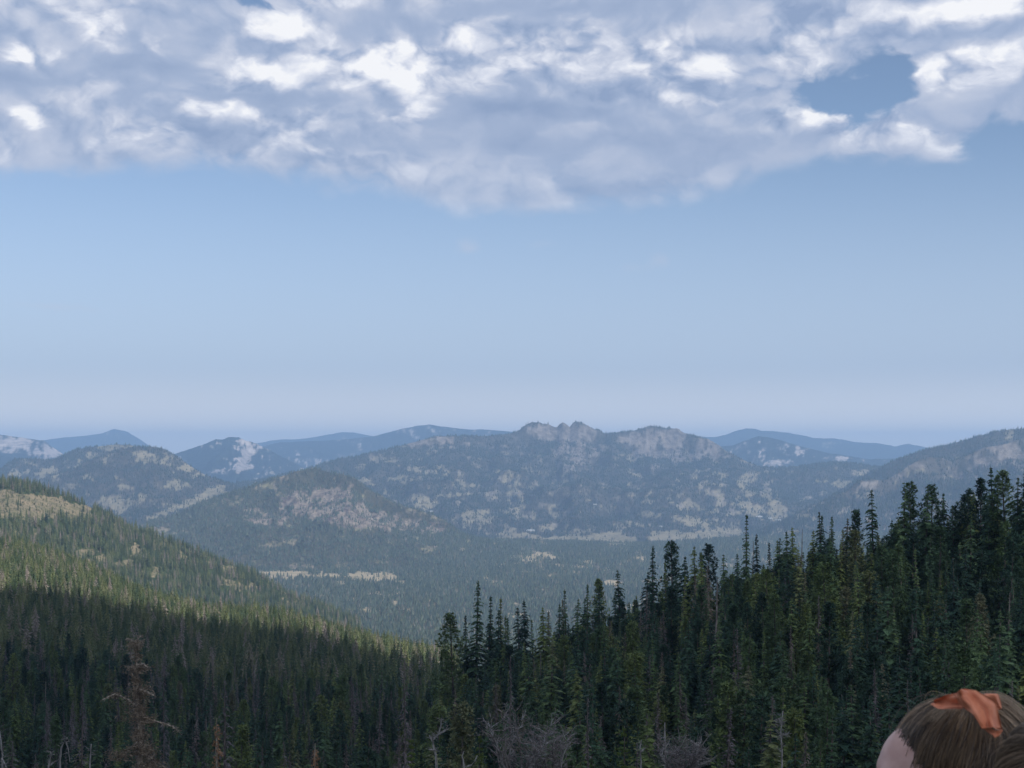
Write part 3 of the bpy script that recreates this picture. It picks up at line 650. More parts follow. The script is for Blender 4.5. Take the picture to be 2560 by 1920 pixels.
# ------------------------------------------------------------------ the cloud overhead whose shade lies on the near woods
def build_cloud():
    H = 800.0; ox, oy = TO_SUN.x / TO_SUN.z * (H + 60), TO_SUN.y / TO_SUN.z * (H + 60)
    m, nt = new_mat("cloud_vapour")
    d = N(nt, 'ShaderNodeBsdfDiffuse'); d.inputs[0].default_value = (.85, .87, .9, 1)
    t = N(nt, 'ShaderNodeBsdfTranslucent'); t.inputs[0].default_value = (.8, .84, .9, 1)
    tr = N(nt, 'ShaderNodeBsdfTransparent'); o = N(nt, 'ShaderNodeOutputMaterial')
    m1 = N(nt, 'ShaderNodeMixShader'); m1.inputs[0].default_value = .45; link(nt, d.outputs[0], m1.inputs[1]); link(nt, t.outputs[0], m1.inputs[2])
    m2 = N(nt, 'ShaderNodeMixShader'); link(nt, attr(nt, 'thin'), m2.inputs[0]); link(nt, m1.outputs[0], m2.inputs[1]); link(nt, tr.outputs[0], m2.inputs[2])
    link(nt, m2.outputs[0], o.inputs[0])
    # outline of its shade on the tree tops (x, y), seen from above, clockwise
    poly = [(-700, 500), (-330, 550), (-215, 590), (-170, 635), (-125, 680), (-85, 700), (-50, 650), (0, 590), (120, 540), (300, 480), (520, 300), (600, 0), (520, -300), (200, -480), (-300, -500), (-650, -300), (-800, 100)]
    n = 300; cx, cyy = -60.0, 60.0
    th = np.linspace(0, 2 * np.pi, n, endpoint=False)
    pa = np.array(poly, float); rad = np.zeros(n)
    for i, a in enumerate(th):
        dx, dy = math.cos(a), math.sin(a)
        for j in range(len(pa)):
            x1, y1 = pa[j] - (cx, cyy); x2, y2 = pa[(j + 1) % len(pa)] - (cx, cyy)
            den = dx * (y2 - y1) - dy * (x2 - x1)
            if abs(den) < 1e-9: continue
            s = (x1 * (y2 - y1) - y1 * (x2 - x1)) / den; u = (x1 * dy - y1 * dx) / den
            if s > 0 and 0 <= u <= 1: rad[i] = max(rad[i], s)
    rad = rad * (1 + 0.035 * fbm(np.cos(th) * 9 + 20, np.sin(th) * 9, 4, 71))
    nr = 60; R = (np.arange(nr + 1) / nr) ** 0.8
    V = []; thin = []
    for sgn in (1, -1):
        for k in range(nr + 1):
            x = cx + rad * R[k] * np.cos(th); y = cyy + rad * R[k] * np.sin(th)
            puff = ridged(x / 130, y / 130, 5, 81 if sgn > 0 else 88)
            prof = np.sqrt(max(0.0, 1 - R[k] ** 2))
            z = sgn * (150 if sgn > 0 else 45) * prof * (0.45 + puff)
            V.append(np.stack([x + ox, y + oy, z + H], -1))
            f = fbm(x / 90, y / 90, 4, 95) * 0.10
            xs = x + (-94 if sgn > 0 else 28)
            thin.append(np.clip(0.14 + f * .6 + 0.30 * sstep(-45, 25, xs) + 0.50 * sstep(26, 62, xs) + 0.6 * sstep(0.93, 1.0, R[k]) , 0.03, 0.95) + 0 * x)
    V = np.concatenate(V); idx = np.arange(2 * (nr + 1) * n).reshape(2, nr + 1, n); fs = []
    for s in (0, 1):
        a = idx[s]; q = np.stack([a[:-1], np.roll(a[:-1], -1, 1), np.roll(a[1:], -1, 1), a[1:]], -1).reshape(-1, 4)
        fs.append(q if s else q[:, ::-1])
    me = mesh_from("cloud", V, np.concatenate(fs), [m], {'thin': np.concatenate(thin)}, smooth=True)
    add_obj("cloud", me, kind='structure')
build_cloud()

# ------------------------------------------------------------------ detailed trees (metres)
def bark(name, a, b, sc=6.0):
    m, nt = new_mat(name); tc = N(nt, 'ShaderNodeTexCoord')
    mp = N(nt, 'ShaderNodeMapping'); mp.inputs['Scale'].default_value = (sc, sc, sc * .25); link(nt, tc.outputs['Object'], mp.inputs[0])
    n = noise(nt, mp.outputs[0], 1.0, 4); finish(nt, mixc(nt, maprange(nt, n, .35, .65), a, b), 0.9, n, 0.03, 0.6); return m
BARK = bark("grey_bark", (.06, .052, .048), (.15, .13, .12))
SNAGM = bark("weathered_wood", (.13, .125, .12), (.33, .32, .31))
GREYW = bark("grey_dead_wood", (.09, .08, .075), (.22, .20, .19))
BROWNWOOD = bark("brown_wood", (.15, .125, .10), (.42, .36, .29))
LEAF = foliage_mat("conifer_needles", [(0.0, (0.018, 0.044, 0.034)), (0.4, (0.042, 0.085, 0.052)), (0.72, (0.085, 0.135, 0.056)), (0.92, (0.14, 0.18, 0.060)), (1.0, (0.14, 0.135, 0.09))], 0.55, 0.2, 1.3)
YOUNG = foliage_mat("young_needles", [(0.0, (0.045, 0.080, 0.024)), (1.0, (0.085, 0.120, 0.028))], 0.45, 0.25, 1.3)
DEADM = foliage_mat("dead_twigs", [(0.0, (0.125, 0.112, 0.122)), (0.6, (0.155, 0.138, 0.145)), (1.0, (0.18, 0.145, 0.125))], 0.35, 0.0, 1.5)
MOSSY = foliage_mat("brown_mossy_twigs", [(0.0, (0.20, 0.158, 0.115)), (1.0, (0.18, 0.14, 0.10))], 0.6, 0.0, 2.2)
ORANGE = foliage_mat("rusty_twigs", [(0.0, (0.30, 0.19, 0.11)), (1.0, (0.28, 0.17, 0.10))], 0.5, 0.0, 3.0)
BUSHM = foliage_mat("bare_shrub_twigs", [(0.0, (0.11, 0.095, 0.098)), (1.0, (0.15, 0.13, 0.13))], 0.4, 0.0, 1.5)

class MB:
    def __init__(s): s.V = []; s.F = []
    def tri(s, a, b, c):
        i = len(s.V); s.V += [tuple(a), tuple(b), tuple(c)]; s.F.append((i, i + 1, i + 2))
    def quad(s, a, b, c, d):
        i = len(s.V); s.V += [tuple(a), tuple(b), tuple(c), tuple(d)]; s.F.append((i, i + 1, i + 2, i + 3))
    def tube(s, pts, radii, n=5):
        pts = [Vector(p) for p in pts]; b = len(s.V)
        for i, p in enumerate(pts):
            d = (pts[min(i + 1, len(pts) - 1)] - pts[max(i - 1, 0)]).normalized()
            u = d.orthogonal().normalized() if abs(d.z) < .95 else Vector((1, 0, 0)); v = d.cross(u).normalized(); u = v.cross(d)
            for k in range(n):
                a = 2 * math.pi * k / n; q = p + (u * math.cos(a) + v * math.sin(a)) * radii[i]; s.V.append(tuple(q))
        for i in range(len(pts) - 1):
            for k in range(n):
                s.F.append((b + i * n + k, b + i * n + (k + 1) % n, b + (i + 1) * n + (k + 1) % n, b + (i + 1) * n + k))
        s.F.append(tuple(b + (len(pts) - 1) * n + k for k in range(n)))
    def mesh(s, name, mat): return mesh_from(name, s.V, s.F, [mat])

def trunk_mesh(H, r0, mat, seed, lean=0.0, name="trunk", n=7, top=0.02):
    r = random.Random(seed); m = MB(); pts = []; rd = []
    for i in range(9):
        t = i / 8; pts.append((lean * t * t + r.uniform(-.05, .05), r.uniform(-.05, .05), -0.6 + (H + .6) * t)); rd.append(r0 * (1 - t) ** .8 + top)
    m.tube(pts, rd, n); return m.mesh(name, mat)

def spray(m, r, base, a, q, rise, droop, w, twigs=3, fine=1.0):
    """one leafy branch: a bent blade with side sprays"""
    ca, sa = math.cos(a), math.sin(a); px_, py_ = -sa, ca
    def P(s, off=0.0, dz=0.0):
        return (base[0] + ca * q * s + px_ * off, base[1] + sa * q * s + py_ * off, base[2] + rise * q * s - droop * q * s * s + dz)
    w *= 1.5; m.quad(P(0.02), P(.5, w, -.06), P(1.0), P(.5, -w, -.06))
    for j in range(twigs):
        s = (j + r.uniform(.5, 1.2)) / (twigs + .3)
        l = q * .38 * (1.15 - s) + .16 * fine; 
        for sg in (-1, 1):
            o = sg * l * r.uniform(.6, 1.1)
            f = min(s + .22, 1.12)
            m.tri(P(s, 0, .03), P(f, o, -r.uniform(.08, .32) * l * 1.5), P(min(s + .10, 1), o * .22, -.16 * fine))

def live_crown(seed, H, R, z0, nw, m_, prof, name, mat=None, gap=0.0, rise=(0.0, .25), droop=(.25, .6), tw=2, top_thin=0.0, irregular=.2):
    r = random.Random(seed); m = MB()
    side = [r.uniform(1 - irregular, 1 + irregular) for _ in range(8)]
    for k in range(nw):
        t = (k + r.uniform(-.3, .3)) / (nw - 1); t = min(max(t, 0), 1); z = z0 + (H - z0 - .15) * t
        rr = R * prof(t) * r.uniform(.8, 1.12)
        nb = max(3, int(m_ * (0.45 + 0.55 * (1 - t)))) if r.random() > gap else 2
        for i in range(nb):
            a = 2 * math.pi * (i + r.random()) / nb
            q = max(.12, rr * r.uniform(.62, 1.15) * side[int(a / (2 * math.pi) * 8) % 8])
            spray(m, r, (0, 0, z + r.uniform(-.1, .1)), a, q, r.uniform(*rise), r.uniform(*droop), q * .16 + .05, tw if q > .5 else 1)
    for i in range(5):
        a = i * 1.26; m.tri((0, 0, H + .1), (.07 * math.cos(a), .07 * math.sin(a), H - .7), (.07 * math.cos(a + .6), .07 * math.sin(a + .6), H - .7))
    return m.mesh(name, mat or LEAF)

def pine_crown(seed, H, R, z0, n, name, prof, mat=None):
    r = random.Random(seed); m = MB()
    for i in range(n):
        t = ((i + r.random()) / n) ** .92; z = z0 + (H - z0) * t; a = r.random() * 6.283
        q = R * prof(t) * r.uniform(.35, 1.1); bx, by = q * math.cos(a), q * math.sin(a); bz = z + q * r.uniform(.0, .25)
        s = r.uniform(.30, .54) * (1 - .35 * t)
        for j in range(9):
            th = r.random() * 6.283; ph = r.uniform(-.5, 1.3)
            d = Vector((math.cos(th) * math.cos(ph), math.sin(th) * math.cos(ph), math.sin(ph))) * s
            e = Vector((-d.y, d.x, r.uniform(-.2, .2))) * .34
            c = Vector((bx, by, bz)); m.tri(c - d * .15 - e * .5, c + d, c + d * .4 + e)
        m.quad((0, 0, z - .15), (bx * .5 + .04, by * .5, (z + bz) / 2 - .1), (bx, by, bz), (bx * .5 - .04, by * .5, (z + bz) / 2 - .13))
    return m.mesh(name, mat or LEAF)

def dead_crown(seed, H, R, z0, nb, name, mat=None, twig=7, thick=.028, prof=lambda t: (1 - t) ** .8, len_=.5):
    r = random.Random(seed); m = MB()
    for i in range(nb):
        t = (i + r.random()) / nb; z = z0 + (H - z0) * t; a = r.random() * 6.283
        q = max(.15, R * prof(t) * r.uniform(.5, 1.15)); ca, sa = math.cos(a), math.sin(a); dr = r.uniform(.15, .6)
        P = lambda s: Vector((ca * q * s, sa * q * s, z + .12 * q * s - dr * q * s * s))
        up = Vector((0, 0, thick)); pr = Vector((-sa, ca, 0)) * thick
        m.quad(P(0) - up, P(.5) - pr, P(1), P(.5) + up + pr)
        for j in range(twig):
            s = r.uniform(.2, 1); p = P(s); b = a + r.choice((-1, 1)) * r.uniform(.4, 1.4); l = r.uniform(.25, 1) * len_ * (1.2 - .6 * s) * min(1, q)
            d = Vector((math.cos(b) * l, math.sin(b) * l, -l * r.uniform(.1, 1.1)))
            m.tri(p, p + d, p + d * .5 + Vector((r.uniform(-.05, .05), r.uniform(-.05, .05), thick * 2.2)))
    return m.mesh(name, mat or DEADM)

TREES = {}
def proto(key, crown, trunk, H): TREES[key] = (crown, trunk, H)
sp = lambda p: (lambda t: (1 - t) ** p + .02)
for i in range(4):
    proto('spruce%d' % i, live_crown(200 + i, 17, 2.25 + .26 * i, 1.2, 48, 11, sp(.56 + .06 * i), 'crown', gap=.08, irregular=.28), trunk_mesh(17, .2, BARK, 300 + i), 17)
def firprof(t): return max(.10, (1 - t / .62)) ** .6 * .9 + .06 if t < .58 else .26 * (1 - t) / .42 + .05
for i in range(4):
    proto('fir%d' % i, live_crown(220 + i, 18, 1.95 + .17 * i, 1.2, 52, 11, (lambda t, k=.60 + .07 * i: (.36 + .64 * (1 - t / k) ** .7) if t < k else .36 * ((1 - t) / (1 - k)) ** .9 + .04), 'crown', gap=.1, rise=(-.1, .15), droop=(.2, .5), irregular=.2), trunk_mesh(18, .18, BARK, 320 + i), 18)
for i in range(4):
    proto('pine%d' % i, pine_crown(240 + i, 16, 1.85 + .2 * i, 1.8 + .7 * i, 560, 'crown', (lambda t, i=i: (1 - t) ** .55 * (.85 + .28 * math.sin(t * 19 + i * 2)) + .13)), trunk_mesh(16, .17, BARK, 340 + i), 16)
for i in range(3):
    proto('dead%d' % i, dead_crown(260 + i, 16, 1.9 + .3 * i, 1.2, 240, 'crown'), trunk_mesh(16, .16, BARK, 360 + i), 16)
proto('bare0', dead_crown(280, 15, 1.1, 3, 90, 'branches', GREYW, 4, .03, len_=.35), trunk_mesh(15, .15, GREYW, 380), 15)
proto('bare1', dead_crown(281, 14, .7, 5, 50, 'branches', GREYW, 2, .03, len_=.3), trunk_mesh(14, .14, GREYW, 381, lean=.6), 14)

TRUNKMATS = None
def joined(key):
    """crown and trunk of a kind as one mesh, for the trees behind the front ones"""
    c, t, H = TREES[key]; V = []; Fc = []; mi = []
    for k, me in enumerate((c, t)):
        b = len(V); V += [tuple(v.co) for v in me.vertices]
        for p in me.polygons: Fc.append(tuple(b + q for q in p.vertices)); mi.append(k)
    return mesh_from("tree", V, Fc, [c.materials[0], t.materials[0]], mat_idx=mi)

# ---- where the near trees stand
SKY_ENV = np.array([(-200, 1280), (0, 1331), (108, 1360), (181, 1381), (253, 1403), (325, 1421), (398, 1440), (470, 1464), (579, 1483), (687, 1497), (796, 1509), (845, 1519), (917, 1539), (989, 1556), (1062, 1574), (1118, 1592), (1135, 1565), (1200, 1555), (1300, 1556), (1400, 1545), (1470, 1525), (1500, 1530), (1525, 1555), (1590, 1480), (1650, 1460),
                    (1700, 1430), (1800, 1412), (1830, 1450), (1870, 1440), (1930, 1410), (2000, 1385), (2100, 1330), (2150, 1345), (2250, 1300), (2350, 1275), (2450, 1250), (2560, 1215), (2750, 1190)], float)
KEYS = ['spruce0', 'spruce1', 'spruce2', 'spruce3', 'fir0', 'fir1', 'fir2', 'fir3', 'pine0', 'pine1', 'pine2', 'pine3', 'dead0', 'dead1', 'dead2', 'bare0', 'bare1']
def near_trees():
    r = np.random.default_rng(77); out = []
    def field(y0, y1, p0, p1, spacing, mix, hm, hv):
        ys = np.arange(y0, y1, spacing); xs_all = []
        for y in ys:
            x0, x1 = (p0 - 1280) / F * y, (p1 - 1280) / F * y
            xs = np.arange(x0, x1, spacing)
            n = len(xs)
            xx = xs + r.uniform(-.5, .5, n) * spacing; yy = y + r.uniform(-.5, .5, n) * spacing
            h = hm * np.clip(r.normal(1, hv, n), .5, 1.45); kk = r.choice(len(KEYS), n, p=mix)
            z = zg(xx, yy); px = 1280 + F * xx / yy
            env = np.interp(px, SKY_ENV[:, 0], SKY_ENV[:, 1]) + r.uniform(-18, 18, n) * np.where(yy > 450, .5, 1)
            hmax = (EYE + (HR - env) / F * yy) - z
            h = np.minimum(h, hmax)
            ok = h > hm * .3
            for i in np.nonzero(ok)[0]: out.append((xx[i], yy[i], z[i], h[i], kk[i], r.random() * 6.28))
    mix = np.array([.08, .08, .07, .06, .10, .10, .08, .07, .08, .07, .06, .04, .035, .03, .025, .01, .005]); mix /= mix.sum()
    mixl = np.array([.08, .08, .06, .05, .08, .08, .07, .06, .07, .05, .05, .04, .09, .08, .07, .02, .01]); mixl /= mixl.sum()
    field(112, 345, 1125, 2720, 3.3, mix, 15.5, .20)
    field(345, 420, 1125, 1400, 4.5, mix, 13, .2)
    field(132, 420, -160, 1125, 4.1, mixl, 13.5, .22)
    field(420, 1130, -170, 1180, 4.3, mixl, 13.0, .2)
    return out
NT = near_trees()
print('near trees', len(NT))

# what each tree shows of itself, front to back
def visible_area(trees, q=5):
    W, Hh = 2560 // q, 1920 // q; occ = np.zeros((Hh, W), bool); vis = np.zeros(len(trees))
    order = sorted(range(len(trees)), key=lambda i: trees[i][1])
    for i in order:
        x, y, z, h, k, _ = trees[i]
        px = (1280 + F * x / y) / q; rt = (HR - F * (z + h - EYE) / y) / q; rb = (HR - F * (z - EYE) / y) / q; hw = F * h * .11 / y / q
        if px + hw < 0 or px - hw > W: continue
        for row in range(max(0, int(rt)), min(Hh, int(rb) + 1)):
            w = hw * min(1, (row - rt) / max(1, rb - rt) * 1.6 + .08); a, b = max(0, int(round(px - w))), min(W, int(round(px + w)) + 1)
            if a >= b: continue
            seg = occ[row, a:b]; vis[i] += (~seg).sum(); seg[:] = True
    return vis

# skyline trees of the right hillside: (column, row of the tip, distance, kind, height, words)
SKYLINE = [
 (1140, 1535, 300, 'pine3', 12.5, 'rounded clumpy pine at the left end of the hillside skyline'),
 (1168, 1538, 315, 'fir1', 13, 'small dark fir right beside the rounded pine'),
 (1186, 1450, 300, 'fir2', 20, 'tall reddish-tipped fir spire standing just right of the rounded pine'),
 (1211, 1488, 310, 'fir0', 18, 'very thin fir spire, second spire from the left on the skyline'),
 (1223, 1528, 312, 'fir3', 15, None), (1241, 1523, 306, 'spruce1', 15, None), (1253, 1494, 312, 'fir0', 17.5, 'thin fir spire, third spire from the left on the skyline'), (1264, 1537, 318, 'fir2', 14, None),
 (1280, 1543, 320, 'fir1', 13.5, None), (1303, 1517, 300, 'spruce0', 15.5, None), (1320, 1498, 305, 'fir3', 17.5, None), (1337, 1546, 325, 'fir0', 13.5, None), (1361, 1515, 296, 'spruce3', 16, None),
 (1380, 1528, 318, 'fir2', 15, None), (1396, 1508, 300, 'spruce1', 16, None), (1410, 1496, 306, 'fir1', 17, None), (1422, 1472, 300, 'fir0', 18.5, None), (1440, 1497, 292, 'spruce2', 16.5, None), (1449, 1492, 300, 'fir3', 17, None),
 (1470, 1459, 292, 'fir1', 19, None), (1493, 1463, 292, 'spruce0', 18.5, None), (1507, 1449, 300, 'pine0', 19, 'sparse reddish-brown pine leaning over the gap of the skyline'), (1538, 1477, 286, 'spruce1', 17.5, None),
 (1556, 1424, 282, 'spruce0', 20, 'dense columnar spruce on the skyline just left of the deep notch'), (1608, 1429, 278, 'spruce2', 19, None), (1629, 1362, 276, 'fir2', 21.5, 'tall fir spire left of a thin grey dead tree on the skyline'),
 (1643, 1383, 290, 'bare0', 20, 'thin grey dead tree with bare twigs on the skyline'), (1672, 1405, 274, 'fir1', 18.5, None), (1689, 1355, 276, 'pine1', 21.5, 'tall tufted pine with an open crown on the skyline'), (1708, 1391, 268, 'spruce2', 19, None),
 (1743, 1364, 268, 'spruce1', 20, None), (1764, 1378, 262, 'spruce3', 18.5, None), (1781, 1362, 266, 'pine2', 20, None), (1809, 1385, 262, 'spruce0', 18, None), (1834, 1405, 270, 'fir0', 17, None), (1845, 1382, 262, 'fir3', 18, None),
 (1863, 1284, 255, 'fir0', 24, 'tallest and thinnest fir spire, rising alone over the middle of the skyline'), (1880, 1352, 272, 'bare0', 19, 'faint grey dead tree between two fir spires on the skyline'), (1894, 1333, 258, 'fir2', 21, 'brown-sided fir spire just right of the tallest spire'),
 (1911, 1409, 262, 'spruce1', 16, None), (1932, 1356, 260, 'fir1', 19, None), (1943, 1344, 256, 'spruce0', 19.5, None), (1952, 1351, 262, 'spruce2', 18.5, None), (1976, 1327, 252, 'spruce3', 20, None), (1991, 1317, 256, 'spruce1', 20.5, None),
 (2003, 1322, 262, 'bare1', 20, 'grey dead pole beside a dense spruce on the skyline'), (2028, 1324, 250, 'fir3', 19, None), (2043, 1288, 250, 'fir1', 21, None), (2061, 1279, 246, 'spruce0', 21, None), (2072, 1289, 252, 'fir2', 20.5, None),
 (2109, 1294, 244, 'spruce3', 19.5, None), (2131, 1276, 242, 'pine0', 20, None), (2147, 1326, 248, 'fir0', 17.5, None), (2190, 1224, 240, 'spruce0', 22, 'tall dark spruce standing clear of its neighbours on the right of the skyline'), (2219, 1299, 250, 'spruce1', 17, None),
 (2250, 1227, 232, 'spruce3', 21.5, 'broad dark spruce next right of the tall clear-standing one'), (2286, 1207, 234, 'pine1', 21.5, None), (2308, 1220, 230, 'spruce1', 20.5, None), (2328, 1215, 232, 'pine3', 20.5, None), (2344, 1260, 240, 'fir3', 18, None),
 (2368, 1233, 232, 'spruce2', 19, None), (2390, 1262, 228, 'spruce0', 17.5, None), (2406, 1225, 228, 'pine2', 19.5, None), (2425, 1233, 226, 'spruce1', 19, None), (2442, 1198, 224, 'pine0', 20.5, None), (2463, 1242, 228, 'fir1', 18, None),
 (2494, 1165, 220, 'spruce3', 22, 'tall dark spruce near the right edge, highest treetop of the skyline'), (2518, 1179, 218, 'pine3', 21, None), (2536, 1193, 216, 'spruce0', 20, None), (2556, 1183, 216, 'spruce2', 20.5, None), (2585, 1170, 214, 'pine1', 21, None), (2620, 1185, 212, 'spruce1', 20, None)]

KINDNAME = {'spruce': 'spruce_tree', 'fir': 'fir_tree', 'pine': 'pine_tree', 'dead': 'dead_tree', 'bare': 'bare_dead_tree'}
LOOK = {'spruce': 'dark green dense spruce', 'fir': 'narrow dark green fir', 'pine': 'tufted green pine', 'dead': 'grey-brown dead conifer full of fine twigs', 'bare': 'pale bare dead trunk with short branches'}
def kind_of(key): return ''.join(c for c in key if c.isalpha())
def plant(x, y, z, h, key, rz, label, group=None, wf=1.0, crown_mat=None):
    crown, trunk, H = TREES[key]; k = kind_of(key)
    e = add_obj(KINDNAME.get(k, k), None); e.location = (x, y, z); s = h / H
    e.scale = (s * wf, s * wf, s); e.rotation_euler = (math.sin(rz * 7) * .035, math.cos(rz * 11) * .035, rz); e.empty_display_size = 0.5
    e['label'] = label; e['category'] = 'dead tree' if k in ('dead', 'bare') else 'tree'
    if group: e['group'] = group
    c = add_obj('crown', crown, e)
    add_obj('trunk', trunk, e)
    return e
SHORT = {1140: 'the rounded clumpy pine', 1168: 'the small fir beside the rounded pine', 1186: 'the reddish-tipped spire', 1211: 'the second thin spire', 1253: 'the third thin spire', 1507: 'the reddish-brown leaning pine', 1556: 'the columnar spruce at the notch', 1629: 'the spire left of the grey dead tree',
         1643: 'the thin grey dead tree', 1689: 'the tall tufted pine', 1863: 'the tallest spire', 1880: 'the faint grey dead tree', 1894: 'the brown-sided spire', 2003: 'the grey dead pole', 2190: 'the clear-standing tall spruce', 2250: 'the broad dark spruce', 2494: 'the highest treetop'}
ORD = ['first', 'second', 'third', 'fourth', 'fifth', 'sixth', 'seventh', 'eighth', 'ninth', 'tenth', 'eleventh', 'twelfth', 'thirteenth', 'fourteenth']
last, cnt_ = None, 0
for (px, row, d, key, h, words) in sorted(SKYLINE):
    x = (px - 1280) / F * d; ztop = EYE + (HR - row) / F * d
    z = ztop - h; g = float(zg(x, d))
    if z > g: h = ztop - g; z = g
    k = kind_of(key)
    if words: last, cnt_ = SHORT[px], 0
    else:
        words = '%s, %s skyline treetop right of %s' % (LOOK[k], ORD[cnt_], last); cnt_ += 1
    plant(x, d, z, h, key, px * .37, words, 'treetops along the hillside skyline')
keep = [t for t in NT]
vis = visible_area(keep)
near_idx = [i for i in np.argsort(-vis) if keep[i][1] < 520][:265]
chosen = set(near_idx)
LAND = [(335, 1740, 'the ragged brown dead tree'), (542, 1840, 'the rusty-orange treetop'), (788, 1880, 'the short orange treetop'), (1012, 1720, 'the broad purple-grey dead spruce'), (1095, 1850, 'the pale crooked stem'), (1330, 1840, 'the leafless thicket'),
        (1560, 1860, 'the bright green spruce'), (1663, 1860, 'the tall pale dead trunk'), (1955, 1830, 'the silvery dead tree'), (2340, 1830, 'the person with the bow'), (40, 1880, 'the bottom left corner'), (60, 1600, 'the left edge'), (2500, 1480, 'the right edge'),
        (1140, 1600, 'the rounded skyline pine'), (1863, 1400, 'the tallest skyline spire'), (2190, 1330, 'the clear-standing skyline spruce'), (1556, 1530, 'the skyline notch'), (700, 1600, 'the middle of the shaded left woods'), (2046, 1620, 'the tall purple-grey dead spruce'), (1330, 1620, 'the low skyline spires'), (1750, 1600, 'the centre of the wooded hillside')]
def name_near(i):
    x, y, z, h, k, rz = keep[i]; px = 1280 + F * x / y; row = HR - F * (z + h * .75 - EYE) / y
    b = min(LAND, key=lambda q: (q[0] - px) ** 2 + (q[1] - row) ** 2); dx, dy = px - b[0], row - b[1]; r_ = math.hypot(dx, dy)
    rel = ('just ' if r_ < 90 else 'well ' if r_ > 190 else '') + (('right' if dx > 0 else 'left') + ' of' if abs(dx) > 1.6 * abs(dy) else 'above' if dy < 0 and abs(dx) < .5 * abs(dy) else 'below' if abs(dx) < .5 * abs(dy) else ('above' if dy < 0 else 'below') + ' and ' + ('right' if dx > 0 else 'left') + ' of')
    size = 'tall ' if h > 16.5 else 'short ' if h < 12 else ''
    return size + LOOK2[kind_of(KEYS[k])] + ', ' + rel + ' ' + b[2]
LOOK2 = {'spruce': 'dark dense spruce', 'fir': 'narrow dark fir', 'pine': 'tufted green pine', 'dead': 'grey-brown twiggy dead conifer', 'bare': 'pale bare dead trunk'}
for i in near_idx:
    x, y, z, h, k, rz = keep[i]
    plant(x, y, z, h, KEYS[k], rz, name_near(i), 'trees of the shaded near woods', wf=.85 + .45 * ((rz * 3.7) % 1))
rest = [keep[i] for i in range(len(keep)) if i not in chosen]
jm = [joined(k) for k in KEYS]
HS = [TREES[k][2] for k in KEYS]
NEARC = hidden_collection("near_conifers", jm)
a_ = np.array([t for t in rest if t[1] < 430]); b_ = np.array([t for t in rest if t[1] >= 430])
kk = a_[:, 4].astype(int); hs = a_[:, 3] / np.array(HS)[kk]
gn_scatter('conifer_forest', a_[:, :3], hs, hs * (.8 + .5 * ((a_[:, 5] * 5.3) % 1)), a_[:, 5], kk, NEARC, label='dark conifers packed between the nearer trees in the shade', category='forest')
mk = np.where(b_[:, 4] < 12, b_[:, 4].astype(int) % 4, 4)
gn_scatter('sunlit_forest', b_[:, :3], b_[:, 3], b_[:, 3] * 1.15, b_[:, 5], mk, MIDC, label='pale green conifers, sunlit along the far edge of the left woods', category='forest')
print('near stuff', len(a_), 'mid stuff', len(b_))

# ------------------------------------------------------------------ single trees and bushes at the lower edge
def limb(r, p0, d0, L, r0, segs=6, bend=.25, drop=0.0):
    pts = [Vector(p0)]; d = Vector(d0).normalized()
    for i in range(segs):
        d = (d + Vector((r.uniform(-bend, bend), r.uniform(-bend, bend), r.uniform(-bend, bend) - drop))).normalized()
        pts.append(pts[-1] + d * L / segs)
    return pts, [r0 * (1 - i / segs) ** .8 + .006 for i in range(segs + 1)]
def twig_cloud(m, r, c, rx, rz, n, l=.3, th=.03):
    for _ in range(n):
        p = Vector((r.gauss(0, .5) * rx, r.gauss(0, .5) * rx, r.gauss(0, .5) * rz)) + Vector(c)
        a = r.random() * 6.283; e = r.uniform(-1.2, .7); ll = l * r.uniform(.4, 1.3)
        d = Vector((math.cos(a) * math.cos(e), math.sin(a) * math.cos(e), math.sin(e))) * ll
        m.tri(p, p + d, p + d * .5 + Vector((r.uniform(-th, th), r.uniform(-th, th), th)))
def at(px, row, d): return Vector(((px - 1280) / F * d, d, EYE + (HR - row) / F * d))
def thing(name, label, cat, loc, group=None):
    e = add_obj(name, None); e.location = loc; e['label'] = label; e['category'] = cat; e.empty_display_size = .5
    if group: e['group'] = group
    return e

